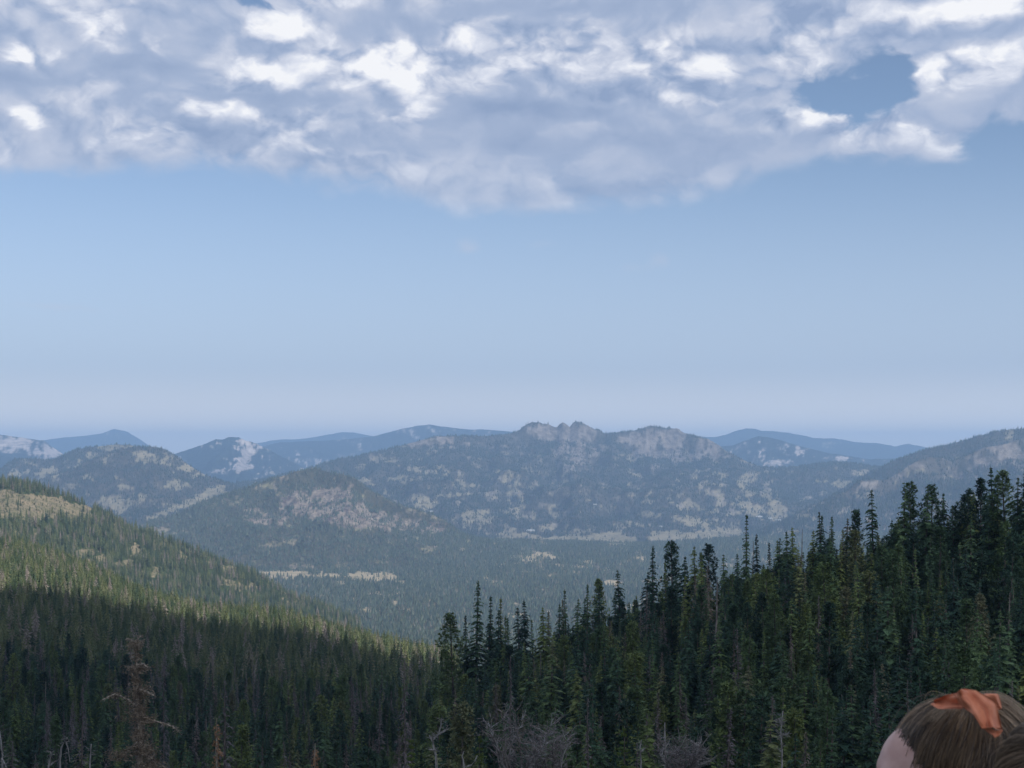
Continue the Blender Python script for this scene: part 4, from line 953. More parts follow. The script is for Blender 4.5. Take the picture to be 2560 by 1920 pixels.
def ragged_dead_tree():
    d = 108.0; r = random.Random(5); top = at(335, 1592, d); g = float(zg(top.x, d)); base = Vector((top.x + .2, d, g))
    e = thing('dead_tree', 'tall brown ragged dead tree with broken arms at the bottom left', 'dead tree', base)
    s = d / F                                  # metres per pixel at its distance
    def loc(px, row): return at(px, row, d) - base
    m = MB(); H = top.z - g
    m.tube([(0, 0, -.5), (.1, 0, H * .3), loc(352, 1850), loc(345, 1760), loc(342, 1680), loc(338, 1600)], [.26, .22, .15, .12, .09, .03], 8)
    add_obj('trunk', m.mesh('trunk', BROWNWOOD), e)
    arms = [[(352, 1800), (385, 1803), (415, 1812), (434, 1822), (442, 1834)], [(345, 1722), (370, 1728), (392, 1735)], [(350, 1770), (320, 1745), (295, 1730), (268, 1742)], [(352, 1850), (328, 1868), (310, 1890), (292, 1900)],
            [(338, 1606), (330, 1598), (324, 1592)], [(338, 1608), (345, 1596), (351, 1590)], [(340, 1625), (355, 1605), (360, 1600)], [(342, 1662), (362, 1660), (372, 1668)], [(342, 1668), (325, 1668), (318, 1674)], [(354, 1880), (380, 1900), (405, 1922), (430, 1950)], [(352, 1848), (335, 1846), (326, 1850)]]
    for pts in arms:
        mm = MB(); n = len(pts); P = []
        dy = r.uniform(-.5, .5)
        for i, (a, b) in enumerate(pts):
            v = loc(a, b); v.y += dy * i; P.append(v)
        mm.tube(P, [.07 * (1 - i / n) + .018 for i in range(n)], 5)
        for i in range(n - 1):
            for k in range(26):
                q = P[i].lerp(P[i + 1], r.random()); a = r.random() * 6.28; l = r.uniform(.12, .45)
                dd = Vector((math.cos(a), math.sin(a) * .8, r.uniform(-.9, .6))) * l
                mm.tri(q, q + dd, q + dd * .5 + Vector((0, 0, .045)))
        add_obj('branch', mm.mesh('branch', BROWNWOOD), e)
    mm = MB()
    for (px, row, rx, rz, n) in [(338, 1612, .55, .35, 130), (340, 1640, .35, .5, 90), (346, 1672, .85, .28, 220), (340, 1700, .3, .6, 120), (350, 1732, .75, .8, 420), (352, 1775, .38, .5, 160), (360, 1800, .85, .35, 240), (350, 1835, .6, .6, 240), (356, 1875, .9, .7, 420), (300, 1890, .9, .4, 200), (370, 1912, 1.0, .5, 300), (290, 1738, .35, .2, 70), (330, 1780, 1.0, .8, 150)]:
        twig_cloud(mm, r, loc(px, row), rx, rz, int(n * 1.9), .34, .05)
    add_obj('crown', mm.mesh('crown', MOSSY), e)
ragged_dead_tree()

def stub(px, row, d, mat, label, H_up, w, seed, name='dead_tree'):
    r = random.Random(seed); top = at(px, row, d); g = float(zg(top.x, d)); base = Vector((top.x, d, g)); H = top.z - g
    e = thing(name, label, 'dead tree', base)
    m = MB(); m.tube([(0, 0, -.5), (.05, 0, H * .6), (-.03, 0, H - .8), (0, 0, H)], [.2, .15, .05, .015], 7); add_obj('trunk', m.mesh('trunk', BROWNWOOD), e)
    add_obj('crown', dead_crown(seed, H - .5, w, H - H_up, 110, 'crown', mat, 6, .05, prof=lambda t: .5 + .6 * math.sin(t * 9) ** 2 * (1 - t) + .2 * (1 - t), len_=.45), e)
stub(542, 1795, 104, ORANGE, 'thin rusty-orange dead treetop at the bottom edge, right of the ragged brown tree', 4.5, .55, 31)
stub(788, 1858, 100, ORANGE, 'short orange-brown treetop poking over the bottom edge left of the centre', 3.5, .45, 32)

def snag(pxs, d, label, seed, twigs=40, r0=.08, group=None):
    """a bleached dead stem with crooked boughs; pxs: list of pixel polylines, the first is the stem"""
    r = random.Random(seed); top = pxs[0][-1]; t = at(*top, d); g = float(zg(t.x, d)); b0 = at(*pxs[0][0], d); base = Vector((b0.x, d, g))
    e = thing('bare_dead_tree', label, 'dead tree', base, group)
    for k, pl in enumerate(pxs):
        P = []; dy = r.uniform(-.35, .35) if k else 0
        for i, q in enumerate(pl):
            v = at(*q, d) - base; v.y += dy * i; P.append(v)
        if k == 0: P = [Vector((0, 0, -.4)), Vector((0, 0, P[0].z * .5))] + P
        n = len(P); m = MB(); rr = r0 if k == 0 else r0 * .6
        m.tube(P, [rr * (1 - i / n) + .02 for i in range(n)], 6)
        for _ in range(twigs if k == 0 else twigs // 2):
            i = r.randrange(max(0, n - 4), n - 1); q = P[i].lerp(P[i + 1], r.random()); a = r.random() * 6.28; l = r.uniform(.12, .6)
            dd = Vector((math.cos(a), math.sin(a), r.uniform(-.5, .8))) * l
            m.tri(q, q + dd, q + dd * .5 + Vector((0, 0, .035)))
        add_obj('trunk' if k == 0 else 'branch', m.mesh('trunk' if k == 0 else 'branch', SNAGM), e)
snag([[(1092, 1935), (1090, 1890), (1084, 1868), (1082, 1850), (1096, 1836), (1102, 1815), (1103, 1795)], [(1083, 1855), (1076, 1845), (1073, 1838)], [(1088, 1875), (1072, 1872)], [(1098, 1835), (1112, 1828), (1120, 1815)]], 100, 'pale crooked dead stem with short boughs, at the bottom edge left of centre', 41)
snag([[(1162, 1935), (1158, 1900), (1155, 1892), (1160, 1878)], [(1160, 1918), (1178, 1915), (1188, 1904), (1192, 1894)]], 96, 'white forked dead branch shaped like a V at the bottom centre', 42, 4, .06)
snag([[(150, 1960), (150, 1900), (153, 1870), (163, 1850), (170, 1870), (175, 1905)], [(163, 1852), (168, 1846), (171, 1842)]], 100, 'pale arched dead stem at the bottom left corner area', 43, 24)
snag([[(4, 1960), (6, 1890), (2, 1850), (-4, 1810)], [(4, 1895), (14, 1905), (24, 1915)]], 100, 'pale dead trunk cut by the left edge of the picture', 44, 50)
snag([[(118, 1960), (122, 1915), (128, 1888), (126, 1878)], [(122, 1915), (136, 1905)]], 100, 'small pale dead stem between two larger ones, bottom left', 45, 24)
snag([[(222, 1960), (225, 1910), (228, 1860)]], 102, 'straight thin grey dead stem near the bottom left', 46, 30, .07)
snag([[(1605, 1960), (1602, 1900), (1600, 1868), (1604, 1850)], [(1602, 1880), (1612, 1872)]], 98, 'pale dead stem right of the bright green spruce at the bottom', 47, 20, .07)
snag([[(1663, 1960), (1664, 1890), (1662, 1850), (1662, 1806)], [(1664, 1880), (1685, 1882), (1690, 1878)], [(1662, 1845), (1654, 1846)]], 100, 'tall straight pale dead trunk right of centre at the bottom', 48, 26, .08)
snag([[(1742, 1960), (1745, 1910), (1742, 1870), (1738, 1858)], [(1744, 1905), (1760, 1885), (1766, 1880)], [(1744, 1912), (1725, 1890), (1712, 1882)], [(1744, 1915), (1770, 1905), (1782, 1898)]], 98, 'twiggy silvery dead top spreading at the bottom, right of the tall pale trunk', 49, 160, .07)
snag([[(1955, 1960), (1955, 1880), (1952, 1830), (1957, 1778)], [(1955, 1840), (1968, 1832)], [(1953, 1812), (1945, 1795)]], 104, 'thin silvery dead tree with fine twigs left of the person', 50, 90, .07)

def bare_shrub(px, row, d, w, label, seed, up):
    r = random.Random(seed); top = at(px, row, d); g = float(zg(top.x, d)); base = Vector((top.x, d, g)); H = top.z - g
    e = thing('bare_shrub', label, 'shrub', base)
    tw = MB()
    for k in range(11):
        a = k * .6 + r.random(); z0 = max(0, H - up)
        m = MB(); P = [Vector((.15 * math.cos(a), .15 * math.sin(a), -.3)), Vector((w * .12 * math.cos(a), w * .12 * math.sin(a), z0 * .6)), Vector((w * .3 * math.cos(a), w * .3 * math.sin(a), z0))]
        pts, rd = limb(r, P[-1], (math.cos(a) * .25, math.sin(a) * .25, 1.2), up * r.uniform(.65, 1.0), .07, 7, .20)
        m.tube(P[:-1] + pts, [.10, .08] + rd, 5)
        for i in range(2, 8):
            for q in range(3):
                p2, r2 = limb(r, pts[min(i, 7)], (r.uniform(-1, 1), r.uniform(-1, 1), r.uniform(.1, 1)), r.uniform(.6, 1.5), .026, 4, .4)
                m.tube(p2, r2, 3)
                for z in range(4):
                    b = p2[r.randrange(1, 5)]; l = r.uniform(.15, .5); c = r.random() * 6.28
                    dd = Vector((math.cos(c), math.sin(c), r.uniform(-.6, .9))) * l
                    tw.tri(b, b + dd, b + dd * .5 + Vector((.02, .02, .03)))
        add_obj('stem', m.mesh('stem', SNAGM if k % 3 == 0 else GREYW), e)
    add_obj('twigs', tw.mesh('twigs', BUSHM), e)
bare_shrub(1290, 1772, 96, 2.2, 'pinkish-grey leafless bush at the bottom centre, left one of the thicket', 61, 5.0)
bare_shrub(1365, 1790, 97, 2.4, 'pinkish-grey leafless bush at the bottom centre, right one of the thicket', 62, 4.6)
bare_shrub(1705, 1850, 97, 1.6, 'low brownish leafless bush beside the tall pale dead trunk', 63, 2.6)

def young(px, row, d, label, seed, R=2.0):
    top = at(px, row, d); g = float(zg(top.x, d)); H = top.z - g
    e = thing('spruce_tree', label, 'tree', (top.x, d, g))
    add_obj('crown', live_crown(seed, H, R, H * .12, 40, 11, sp(.7), 'crown', YOUNG, droop=(.1, .35), rise=(.05, .3), tw=3, irregular=.2), e)
    add_obj('trunk', trunk_mesh(H, .16, BARK, seed + 1), e)
young(1560, 1814, 94, 'bright green young spruce at the bottom, right of the leafless thicket', 71, 2.1)
young(1028, 1845, 97, 'bright green young spruce at the bottom, left of centre', 72, 1.9)
young(1200, 1832, 99, 'deep green bushy spruce behind the white forked branch', 73, 1.9)
young(1478, 1895, 96, 'small green treetop on the bottom edge, between thicket and bright spruce', 74, 1.5)
young(1930, 1888, 97, 'small green treetop on the bottom edge left of the person', 75, 1.5)

def dead_spruce(px, row, d, w, label, seed, key='dead1', up=None):
    top = at(px, row, d); g = float(zg(top.x, d)); H = top.z - g
    crown, trunk, H0 = TREES[key]
    e = thing('dead_tree', label, 'dead tree', (top.x, d, g)); s = H / H0; e.scale = (w, w, s)
    add_obj('crown', crown, e); add_obj('trunk', trunk, e)
dead_spruce(1012, 1650, 150, 1.15, 'broad purple-grey dead spruce with layered fine twigs, left of the centre', 81, 'dead1')
dead_spruce(562, 1700, 140, 1.3, 'wide purplish-brown dead spruce behind the rusty-orange treetop', 82, 'dead2')
dead_spruce(205, 1715, 140, 1.1, 'purplish-grey dead spruce in the shade at the bottom left', 83, 'dead0')
dead_spruce(2046, 1490, 190, 1.05, 'tall narrow purple-grey dead spruce amid green trees left above the person', 84, 'dead0')
dead_spruce(2268, 1700, 130, .55, 'thin tan dead treetop directly above the hair of the person', 85, 'dead0')
dead_spruce(2372, 1655, 150, .9, 'grey-purple dead spruce rising behind the orange hair bow', 86, 'dead1')
dead_spruce(410, 1640, 170, .8, 'rusty-brown dead spruce right behind the ragged brown tree', 87, 'dead2')
dead_spruce(1275, 1640, 150, .9, 'faded brown dead spruce above the leafless thicket', 88, 'dead0')
dead_spruce(1470, 1745, 120, .9, 'grey-brown dead spruce rising just right of the leafless thicket', 89, 'dead1')

# ------------------------------------------------------------------ the two people at the lower right corner
def plain(name, c, rough=.7, spec=.3):
    m, nt = new_mat(name); finish(nt, c, rough, spec=spec); return m
def skin_mat():
    m, nt = new_mat("skin"); tc = N(nt, 'ShaderNodeTexCoord'); n = noise(nt, tc.outputs['Object'], 30, 4)
    b = finish(nt, mixc(nt, maprange(nt, n, .3, .7), (.50, .30, .25), (.60, .39, .33)), .5, n, .001, .4, .35)
    b.inputs['Subsurface Weight'].default_value = .12; b.inputs['Subsurface Radius'].default_value = (.01, .004, .002); return m
SKIN = skin_mat()
def hair_mat(name, dark, light):
    m, nt = new_mat(name)
    c = mixc(nt, attr(nt, 'tone'), dark, light)
    b = finish(nt, c, .42, spec=.5); return m
def cloth_mat(name, a, b_, sc=260):
    m, nt = new_mat(name); tc = N(nt, 'ShaderNodeTexCoord'); n = noise(nt, tc.outputs['Object'], 14, 4); w = noise(nt, tc.outputs['Object'], sc, 2)
    finish(nt, mixc(nt, maprange(nt, n, .3, .7), a, b_), .8, w, .0015, .5, .2); return m
EYEW = plain("eye_white", (.75, .74, .72), .25, .5); IRIS = plain("iris", (.05, .08, .10), .2, .5); LIPS = plain("lips", (.45, .18, .17), .5)

def skin_graph(verts, edges, radii, root, sub=2):
    me = bpy.data.meshes.new('tmp'); me.from_pydata(verts, edges, []); o = bpy.data.objects.new('tmp', me); COL.objects.link(o)
    o.modifiers.new('s', 'SKIN'); sv = me.skin_vertices[0].data
    for i, rr in enumerate(radii): sv[i].radius = (rr, rr) if isinstance(rr, float) else rr
    sv[root].use_root = True
    s = o.modifiers.new('u', 'SUBSURF'); s.levels = sub
    dg = bpy.context.evaluated_depsgraph_get(); dg.update()
    ev = o.evaluated_get(dg); em = ev.to_mesh(); V = [tuple(v.co) for v in em.vertices]; Fc = [tuple(p.vertices) for p in em.polygons]; ev.to_mesh_clear()
    bpy.data.objects.remove(o); return V, Fc
def ellipsoid(c, r, n=24, m=16, rot=None):
    V = []; Fc = []
    for i in range(m + 1):
        th = math.pi * i / m
        for j in range(n):
            ph = 2 * math.pi * j / n; p = Vector((r[0] * math.sin(th) * math.cos(ph), r[1] * math.sin(th) * math.sin(ph), r[2] * math.cos(th)))
            if rot is not None: p = rot @ p
            V.append(tuple(p + Vector(c)))
    for i in range(m):
        for j in range(n): Fc.append((i * n + j, (i + 1) * n + j, (i + 1) * n + (j + 1) % n, i * n + (j + 1) % n))
    return V, Fc
def voxel(name, parts, size, mat, smooth_it=6):
    V = []; Fc = []
    for v, f in parts:
        b = len(V); V += v; Fc += [tuple(b + q for q in p) for p in f]
    me = mesh_from('tmp', V, Fc); o = add_obj('tmp', me)
    r = o.modifiers.new('r', 'REMESH'); r.mode = 'VOXEL'; r.voxel_size = size
    s = o.modifiers.new('s', 'SMOOTH'); s.iterations = smooth_it; s.factor = .5
    dg = bpy.context.evaluated_depsgraph_get(); dg.update(); ev = o.evaluated_get(dg)
    em = bpy.data.meshes.new_from_object(ev); em.name = name; bpy.data.objects.remove(o)
    em.materials.clear(); em.materials.append(mat); em.shade_smooth(); return em

def make_person(head, yaw, pitch, label, hair_dark, hair_light, shirt_col, trouser_col, seed, tie=(-.046, .0, .082), bow=False, tail_dir=(-.85, .1, .02), scale=1.0):
    """local frame: face towards +x, z up, origin between the feet"""
    r = random.Random(seed)
    hz = head.z / scale
    e = add_obj('person', None); e.location = (head.x, head.y, 0); e.rotation_euler = (0, 0, yaw); e.scale = (scale,) * 3
    e['label'] = label; e['category'] = 'person'; e.empty_display_size = .3
    nz = hz - .14
    k = nz / 1.03
    J = [(0, 0, .62 * k), (0, 0, .76 * k), (-.01, 0, .90 * k), (-.01, 0, .99 * k), (0, 0, nz), (.004, 0, nz + .06),
         (-.01, .10, .985 * k), (-.01, -.10, .985 * k), (-.03, .15, .77 * k), (-.03, -.15, .77 * k), (.04, .155, .59 * k), (.04, -.155, .59 * k), (.06, .15, .55 * k), (.06, -.15, .55 * k),
         (0, .065, .58 * k), (0, -.065, .58 * k), (.015, .07, .33 * k), (.015, -.07, .33 * k), (-.02, .07, .07), (-.02, -.07, .07), (.03, .075, .03), (.03, -.075, .03), (.11, .085, .022), (.11, -.085, .022)]
    E = [(0, 1), (1, 2), (2, 3), (3, 4), (4, 5), (3, 6), (3, 7), (6, 8), (7, 9), (8, 10), (9, 11), (10, 12), (11, 13), (0, 14), (0, 15), (14, 16), (15, 17), (16, 18), (17, 19), (18, 20), (19, 21), (20, 22), (21, 23)]
    Rr = [(.095, .075), (.085, .07), (.10, .075), (.075, .06), .036, .034, .045, .045, .031, .031, .020, .020, .022, .022, .065, .065, .042, .042, .026, .026, .026, .026, .018, .018]
    parts = [skin_graph(J, E, Rr, 0)]
    C = Vector((0, 0, hz)); Rp = Matrix.Rotation(pitch, 3, 'Y')
    def L(p): return tuple(C + Rp @ Vector(p))
    def el(c, rad, n=24, m=16): return ellipsoid(L(c), rad, n, m, Rp)
    parts += [el((-.012, 0, .008), (.088, .070, .078), 40, 28), el((.020, 0, .004), (.070, .062, .070)), el((.038, 0, -.045), (.048, .050, .055)), el((.052, 0, -.085), (.028, .030, .022)), el((.070, 0, .012), (.022, .046, .018)),
              el((.092, 0, -.028), (.013, .009, .020)), el((.100, 0, -.040), (.010, .009, .008)), el((.086, .0, -.062), (.010, .018, .006)), el((.084, .0, -.071), (.010, .016, .006)),
              el((-.002, .069, -.028), (.012, .007, .024)), el((-.002, -.069, -.028), (.012, .007, .024)), el((.062, .032, -.035), (.026, .018, .02)), el((.062, -.032, -.035), (.026, .018, .02)), el((-.03, 0, -.05), (.045, .045, .06))]
    # hands: palm, five fingers
    for sg in (1, -1):
        w = Vector((.065, .15 * sg, .54 * k)); parts.append(ellipsoid(w + Vector((.005, 0, -.03)), (.026, .013, .036)))
        for q in range(4):
            b = w + Vector((-.018 + q * .013 + .005, 0, -.055)); ln = (.040, .047, .044, .034)[q]
            parts.append(skin_graph([tuple(b), tuple(b + Vector((.002, -.004 * sg, -ln * .5))), tuple(b + Vector((0, -.014 * sg, -ln)))], [(0, 1), (1, 2)], [.0075, .007, .006], 0, 1))
        b = w + Vector((.028, 0, -.02)); parts.append(skin_graph([tuple(b), tuple(b + Vector((.014, -.006 * sg, -.02))), tuple(b + Vector((.016, -.012 * sg, -.042)))], [(0, 1), (1, 2)], [.009, .008, .007], 0, 1))
    add_obj('body', voxel('body', parts, .0055, SKIN, 5), e)
    for sg in (1, -1):
        V, Fc = ellipsoid(L((.080, .028 * sg, -.010)), (.011, .012, .009), 16, 10, Rp); ey = add_obj('eye', mesh_from('eye', V, Fc, [EYEW], smooth=True), e)
        V, Fc = ellipsoid(L((.0885, .0285 * sg, -.010)), (.004, .0055, .0055), 12, 8, Rp); add_obj('iris', mesh_from('iris', V, Fc, [IRIS], smooth=True), ey)
    # clothes
    tj = [(0, 0, .60 * k), (0, 0, .76 * k), (-.01, 0, .90 * k), (-.01, 0, .985 * k), (-.01, .10, .98 * k), (-.01, -.10, .98 * k), (-.02, .135, .86 * k), (-.02, -.135, .86 * k)]
    V, Fc = skin_graph(tj, [(0, 1), (1, 2), (2, 3), (3, 4), (3, 5), (4, 6), (5, 7)], [(.112, .09), (.10, .083), (.113, .086), (.085, .065), .056, .056, .048, .048], 0)
    add_obj('shirt', mesh_from('shirt', V, Fc, [cloth_mat('shirt_cloth', shirt_col, tuple(q * .8 for q in shirt_col))], smooth=True), e)
    tj = [(0, 0, .62 * k), (0, .065, .56 * k), (0, -.065, .56 * k), (.013, .07, .33 * k), (.013, -.07, .33 * k), (-.015, .07, .12), (-.015, -.07, .12)]
    V, Fc = skin_graph(tj, [(0, 1), (0, 2), (1, 3), (2, 4), (3, 5), (4, 6)], [(.107, .085), .076, .076, .052, .052, .038, .038], 0)
    add_obj('trousers', mesh_from('trousers', V, Fc, [cloth_mat('trouser_cloth', trouser_col, tuple(q * .8 for q in trouser_col))], smooth=True), e)
    for sg in (1, -1):
        V, Fc = skin_graph([(-.035, .07 * sg, .045), (.03, .076 * sg, .035), (.115, .086 * sg, .03)], [(0, 1), (1, 2)], [.036, .036, .028], 0); add_obj('shoe', mesh_from('shoe', V, Fc, [plain('shoe_rubber', (.12, .12, .13))], smooth=True), e)
    # hair: a cap under thousands of fine strands swept back to the tie
    HM = hair_mat('hair_' + str(seed), hair_dark, hair_light)
    cc = Vector((-.014, 0, .008)); er = Vector((.0895, .0725, .0815))
    def onhead(d, o=0.0):
        d = d.normalized(); return cc + Vector((d.x * (er.x + o), d.y * (er.y + o), d.z * (er.z + o)))
    def hairy(d, grow=0.0):
        # hairline: forehead and temples stay bare, ears are free
        f = d.x; line = .56 + grow + .25 * max(0, d.z) ** 1.2 - .7 * max(0, -d.z) + .06 * math.sin(d.y * 40) * math.sin(d.z * 31)
        return f < line and not (d.z < -.25 and f > -.15) and d.z > -.85
    V = []; Fc = []; n, m_ = 64, 44; idx = {}
    for i in range(m_ + 1):
        th = math.pi * i / m_
        for j in range(n):
            ph = 2 * math.pi * j / n; d = Vector((math.sin(th) * math.cos(ph), math.sin(th) * math.sin(ph), math.cos(th)))
            idx[i, j] = len(V); V.append(L(onhead(d, .0018))) 
    for i in range(m_):
        for j in range(n):
            ph = 2 * math.pi * (j + .5) / n; th = math.pi * (i + .5) / m_; d = Vector((math.sin(th) * math.cos(ph), math.sin(th) * math.sin(ph), math.cos(th)))
            if hairy(d): Fc.append((idx[i, j], idx[i + 1, j], idx[i + 1, (j + 1) % n], idx[i, (j + 1) % n]))
    hair = add_obj('hair', mesh_from('hair', V, Fc, [HM], {'tone': np.full(len(V), .12)}, smooth=True), e)
    tie_d = Vector(((tie[0] - cc.x) / er.x, (tie[1] - cc.y) / er.y, (tie[2] - cc.z) / er.z)).normalized()
    SV = []; SF = []; ST = []
    def strand(pts, w, tone):
        b = len(SV); wv = None
        for i, p in enumerate(pts):
            d = (pts[min(i + 1, len(pts) - 1)] - pts[max(i - 1, 0)]).normalized(); nrm = (p - cc).normalized(); s = d.cross(nrm).normalized()
            t = i / (len(pts) - 1); ww = w * (1 - .5 * t) + .0001
            SV.append(L(p - s * ww)); SV.append(L(p + s * ww)); SV.append(L(p + nrm * ww * 1.2)); ST.extend([tone] * 3)
        for i in range(len(pts) - 1):
            a = b + 3 * i
            SF.append((a, a + 3, a + 5, a + 2)); SF.append((a + 2, a + 5, a + 4, a + 1))
    cnt = 0
    while cnt < 6500:
        d = Vector((r.gauss(0, 1), r.gauss(0, 1), r.gauss(0, 1))).normalized()
        if not hairy(d, r.choice((-.1, 0, 0, .03, .08, .12))): continue
        cnt += 1
        ang = math.acos(max(-1, min(1, d.dot(tie_d))))
        if ang < .08: continue
        lock = vnoise(np.array([math.atan2(d.y, d.z) * 6.5 + 19.0]), np.array([math.atan2(d.x, abs(d.y) + .2) * 2.2 + seed]), 5)[0]
        fly = r.random() < .012; fine = r.random(); off = .002 + .0085 * lock * lock + r.uniform(0, .0025) + (r.random() < .05) * r.uniform(0, .006) + fly * r.uniform(.004, .014)
        tone = min(1, max(0, .02 + 1.05 * (lock ** 1.9) * r.uniform(.35, 1.4) + .40 * (fine > .9)))
        pts = []; kx = 9; reach = r.uniform(.84, .97) if r.random() < .92 else r.uniform(.45, .8)
        wob = Vector((r.gauss(0, 1), r.gauss(0, 1), r.gauss(0, 1))) * .05
        for i in range(kx):
            t = i / (kx - 1) * reach; s0 = math.sin(ang * (1 - t)) / math.sin(ang); s1 = math.sin(ang * t) / math.sin(ang)
            q = d * s0 + tie_d * s1 + wob * math.sin(math.pi * t)
            pts.append(onhead(q, off * math.sin(math.pi * min(1, .12 + t)) + .001))
        strand(pts, r.uniform(.00025, .0006), tone)
    # the pony tail
    T0 = Vector(tie); td = Vector(tail_dir).normalized()
    for i in range(1500):
        sp_ = Vector((r.gauss(0, 1), r.gauss(0, 1), r.gauss(0, 1))); sp_ = sp_.normalized() * min(sp_.length, 1.7); p = T0 + sp_ * .007; v = (td + sp_ * .34).normalized(); pts = [p]; ln = r.uniform(.06, .12)
        for q in range(10):
            v = (v + Vector((-.02, -.01, -.22)) + Vector((r.gauss(0, 1), r.gauss(0, 1), r.gauss(0, 1))) * .04).normalized(); pts.append(pts[-1] + v * ln / 10)
        lock = vnoise(np.array([sp_.x * 2 + 5.0]), np.array([sp_.z * 2.0]), 8)[0]
        strand(pts, r.uniform(.0004, .0009), min(1, .15 + .9 * lock * r.uniform(.5, 1.2)))
    add_obj('strands', mesh_from('strands', SV, SF, [HM], {'tone': ST}), hair)
    return e, L, C, Rp

pA = Vector(((2358 - 1280) / F * 2.10, 2.10, EYE - (1926 - HR) / F * 2.10))
eA, LA, CA, RA = make_person(pA, math.radians(180 - 6), math.radians(8), "person seen from behind in profile, brown hair tied back with an orange bow", (.018, .011, .008), (.38, .26, .16), (.30, .32, .38), (.05, .06, .10), 3, tie=(-.048, .0, .084))
pB = Vector(((2672 - 1280) / F * 1.62, 1.62, EYE - (1996 - HR) / F * 1.62))
eB, LB, CB, RB = make_person(pB, math.radians(80), math.radians(4), "person cut off by the right edge, only dark hair in view", (.016, .011, .009), (.30, .21, .14), (.45, .44, .42), (.07, .07, .08), 8, tie=(-.075, .0, .05), tail_dir=(-.8, 0, -.2))

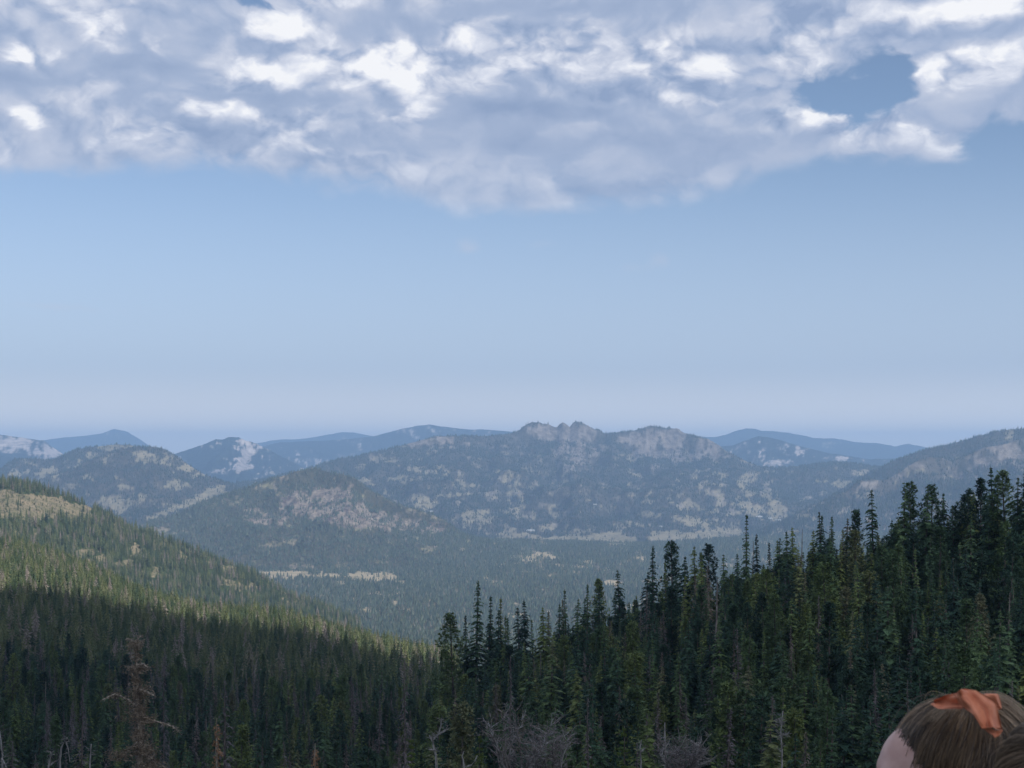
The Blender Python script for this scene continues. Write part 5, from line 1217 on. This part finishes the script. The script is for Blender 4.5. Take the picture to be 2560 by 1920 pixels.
def bow():
    m, nt = new_mat("orange_ribbon"); tc = N(nt, 'ShaderNodeTexCoord'); n = noise(nt, tc.outputs['Object'], 45, 4)
    b = finish(nt, mixc(nt, maprange(nt, n, .3, .7), (.52, .155, .075), (.68, .25, .135)), .65, n, .002, .5, .3)
    d = 2.10; inv = eA.matrix_world.inverted() if False else None
    d = 2.03; M = Matrix.Translation(eA.location) @ Matrix.Rotation(eA.rotation_euler.z, 4, 'Z'); Mi = M.inverted()
    def P(px, row, dy): return Mi @ Vector(((px - 1280) / F * (d + dy), d + dy, EYE + (HR - row) / F * (d + dy)))
    def sheet(name, A, B, nu=14, nv=7, arch=.012, fold=.004, thick=.0016, seed=0):
        """a ribbon between two edges (lists of px, row, depth offset), arched and creased"""
        r = random.Random(seed); G = []
        ia = np.linspace(0, len(A) - 1, nu)
        for u in ia:
            i = min(int(u), len(A) - 2); t = u - i; a = Vector(A[i]).lerp(Vector(A[i + 1]), t); i2 = min(int(u / (len(A) - 1) * (len(B) - 1)), len(B) - 2); t2 = u / (len(A) - 1) * (len(B) - 1) - i2; bq = Vector(B[i2]).lerp(Vector(B[i2 + 1]), t2)
            row = []
            for v in range(nv):
                q = v / (nv - 1); p = a.lerp(bq, q); z = -arch * math.sin(math.pi * q) + fold * math.sin(q * 9 + u * 1.3 + seed) * .5
                cr_ = vnoise(np.array([u * .9 + seed * 7.1]), np.array([q * 3.3]), 4)[0] - .5; cs_ = vnoise(np.array([u * .7 + seed * 3.7]), np.array([q * 2.7 + 9]), 6)[0] - .5
                row.append(P(p.x + 9 * cs_, p.y + 8 * cr_, p.z + z + .022 * cr_))
            G.append(row)
        V = [tuple(p) for rw in G for p in rw]; n0 = len(V); nrm = (G[-1][0] - G[0][0]).cross(G[0][-1] - G[0][0]).normalized() * thick
        V += [tuple(Vector(v) + nrm) for v in V[:n0]]; Fc = []
        for i in range(nu - 1):
            for j in range(nv - 1):
                a = i * nv + j; Fc.append((a, a + nv, a + nv + 1, a + 1)); a += n0; Fc.append((a, a + 1, a + nv + 1, a + nv))
        rim = [i * nv for i in range(nu)] + [(nu - 1) * nv + j for j in range(1, nv)] + [i * nv + nv - 1 for i in range(nu - 2, -1, -1)] + [j for j in range(nv - 2, 0, -1)]
        for q in range(len(rim)):
            a, b2 = rim[q], rim[(q + 1) % len(rim)]; Fc.append((a, b2, b2 + n0, a + n0))
        return mesh_from(name, V, Fc, [m], smooth=True)
    root = add_obj('hair_bow', sheet('hair_bow', [(2392, 1740, -.035), (2406, 1764, -.045), (2430, 1790, -.055), (2458, 1824, -.060)], [(2408, 1720, -.025), (2440, 1726, -.030), (2488, 1760, -.035), (2504, 1822, -.045)], nu=22, nv=12, arch=.016, fold=.016, seed=1), eA)
    add_obj('ribbon_loop', sheet('ribbon_loop', [(2330, 1758, .0), (2352, 1770, -.015), (2412, 1772, -.03)], [(2334, 1750, .01), (2366, 1734, .0), (2404, 1732, -.02)], arch=-.012, fold=.009, seed=2), root)
    add_obj('ribbon_loop', sheet('ribbon_loop', [(2455, 1742, .0), (2478, 1752, .0), (2498, 1778, -.005)], [(2462, 1736, .02), (2492, 1737, .02), (2503, 1770, .015)], arch=.012, fold=.006, seed=3), root)
    add_obj('ribbon_tail', sheet('ribbon_tail', [(2462, 1822, -.05), (2475, 1836, -.04), (2480, 1846, -.035)], [(2504, 1824, -.035), (2502, 1832, -.03), (2494, 1842, -.03)], nu=8, arch=.003, fold=.003, seed=4), root)
    add_obj('ribbon_knot', sheet('ribbon_knot', [(2388, 1740, -.02), (2396, 1752, -.03), (2408, 1765, -.04)], [(2400, 1730, -.02), (2412, 1742, -.035), (2424, 1756, -.045)], nu=8, arch=.008, fold=.003, seed=5), root)
bow()

# ------------------------------------------------------------------ haze
def build_haze():
    x0, x1, y0, y1, z0, z1 = -50000, 50000, -3000, 25500, -450, 330
    V = [(x0, y0, z0), (x1, y0, z0), (x1, y1, z0), (x0, y1, z0), (x0, y0, z1), (x1, y0, z1), (x1, y1, z1), (x0, y1, z1)]
    Fc = [(0, 3, 2, 1), (4, 5, 6, 7), (0, 1, 5, 4), (1, 2, 6, 5), (2, 3, 7, 6), (3, 0, 4, 7)]
    m = bpy.data.materials.new("thin_haze"); m.use_nodes = True; nt = m.node_tree; nt.nodes.clear()
    v = N(nt, 'ShaderNodeVolumePrincipled'); o = N(nt, 'ShaderNodeOutputMaterial')
    v.inputs['Color'].default_value = (*HAZE_COLOR, 1); v.inputs['Density'].default_value = HAZE_DENSITY; v.inputs['Anisotropy'].default_value = 0.0
    link(nt, v.outputs[0], o.inputs['Volume']); m.cycles.homogeneous_volume = True
    add_obj("haze", mesh_from("haze", V, Fc, [m]), kind='stuff')
HAZE_COLOR = (0.405, 0.635, 0.975)
HAZE_DENSITY = 7.7e-5
build_haze()
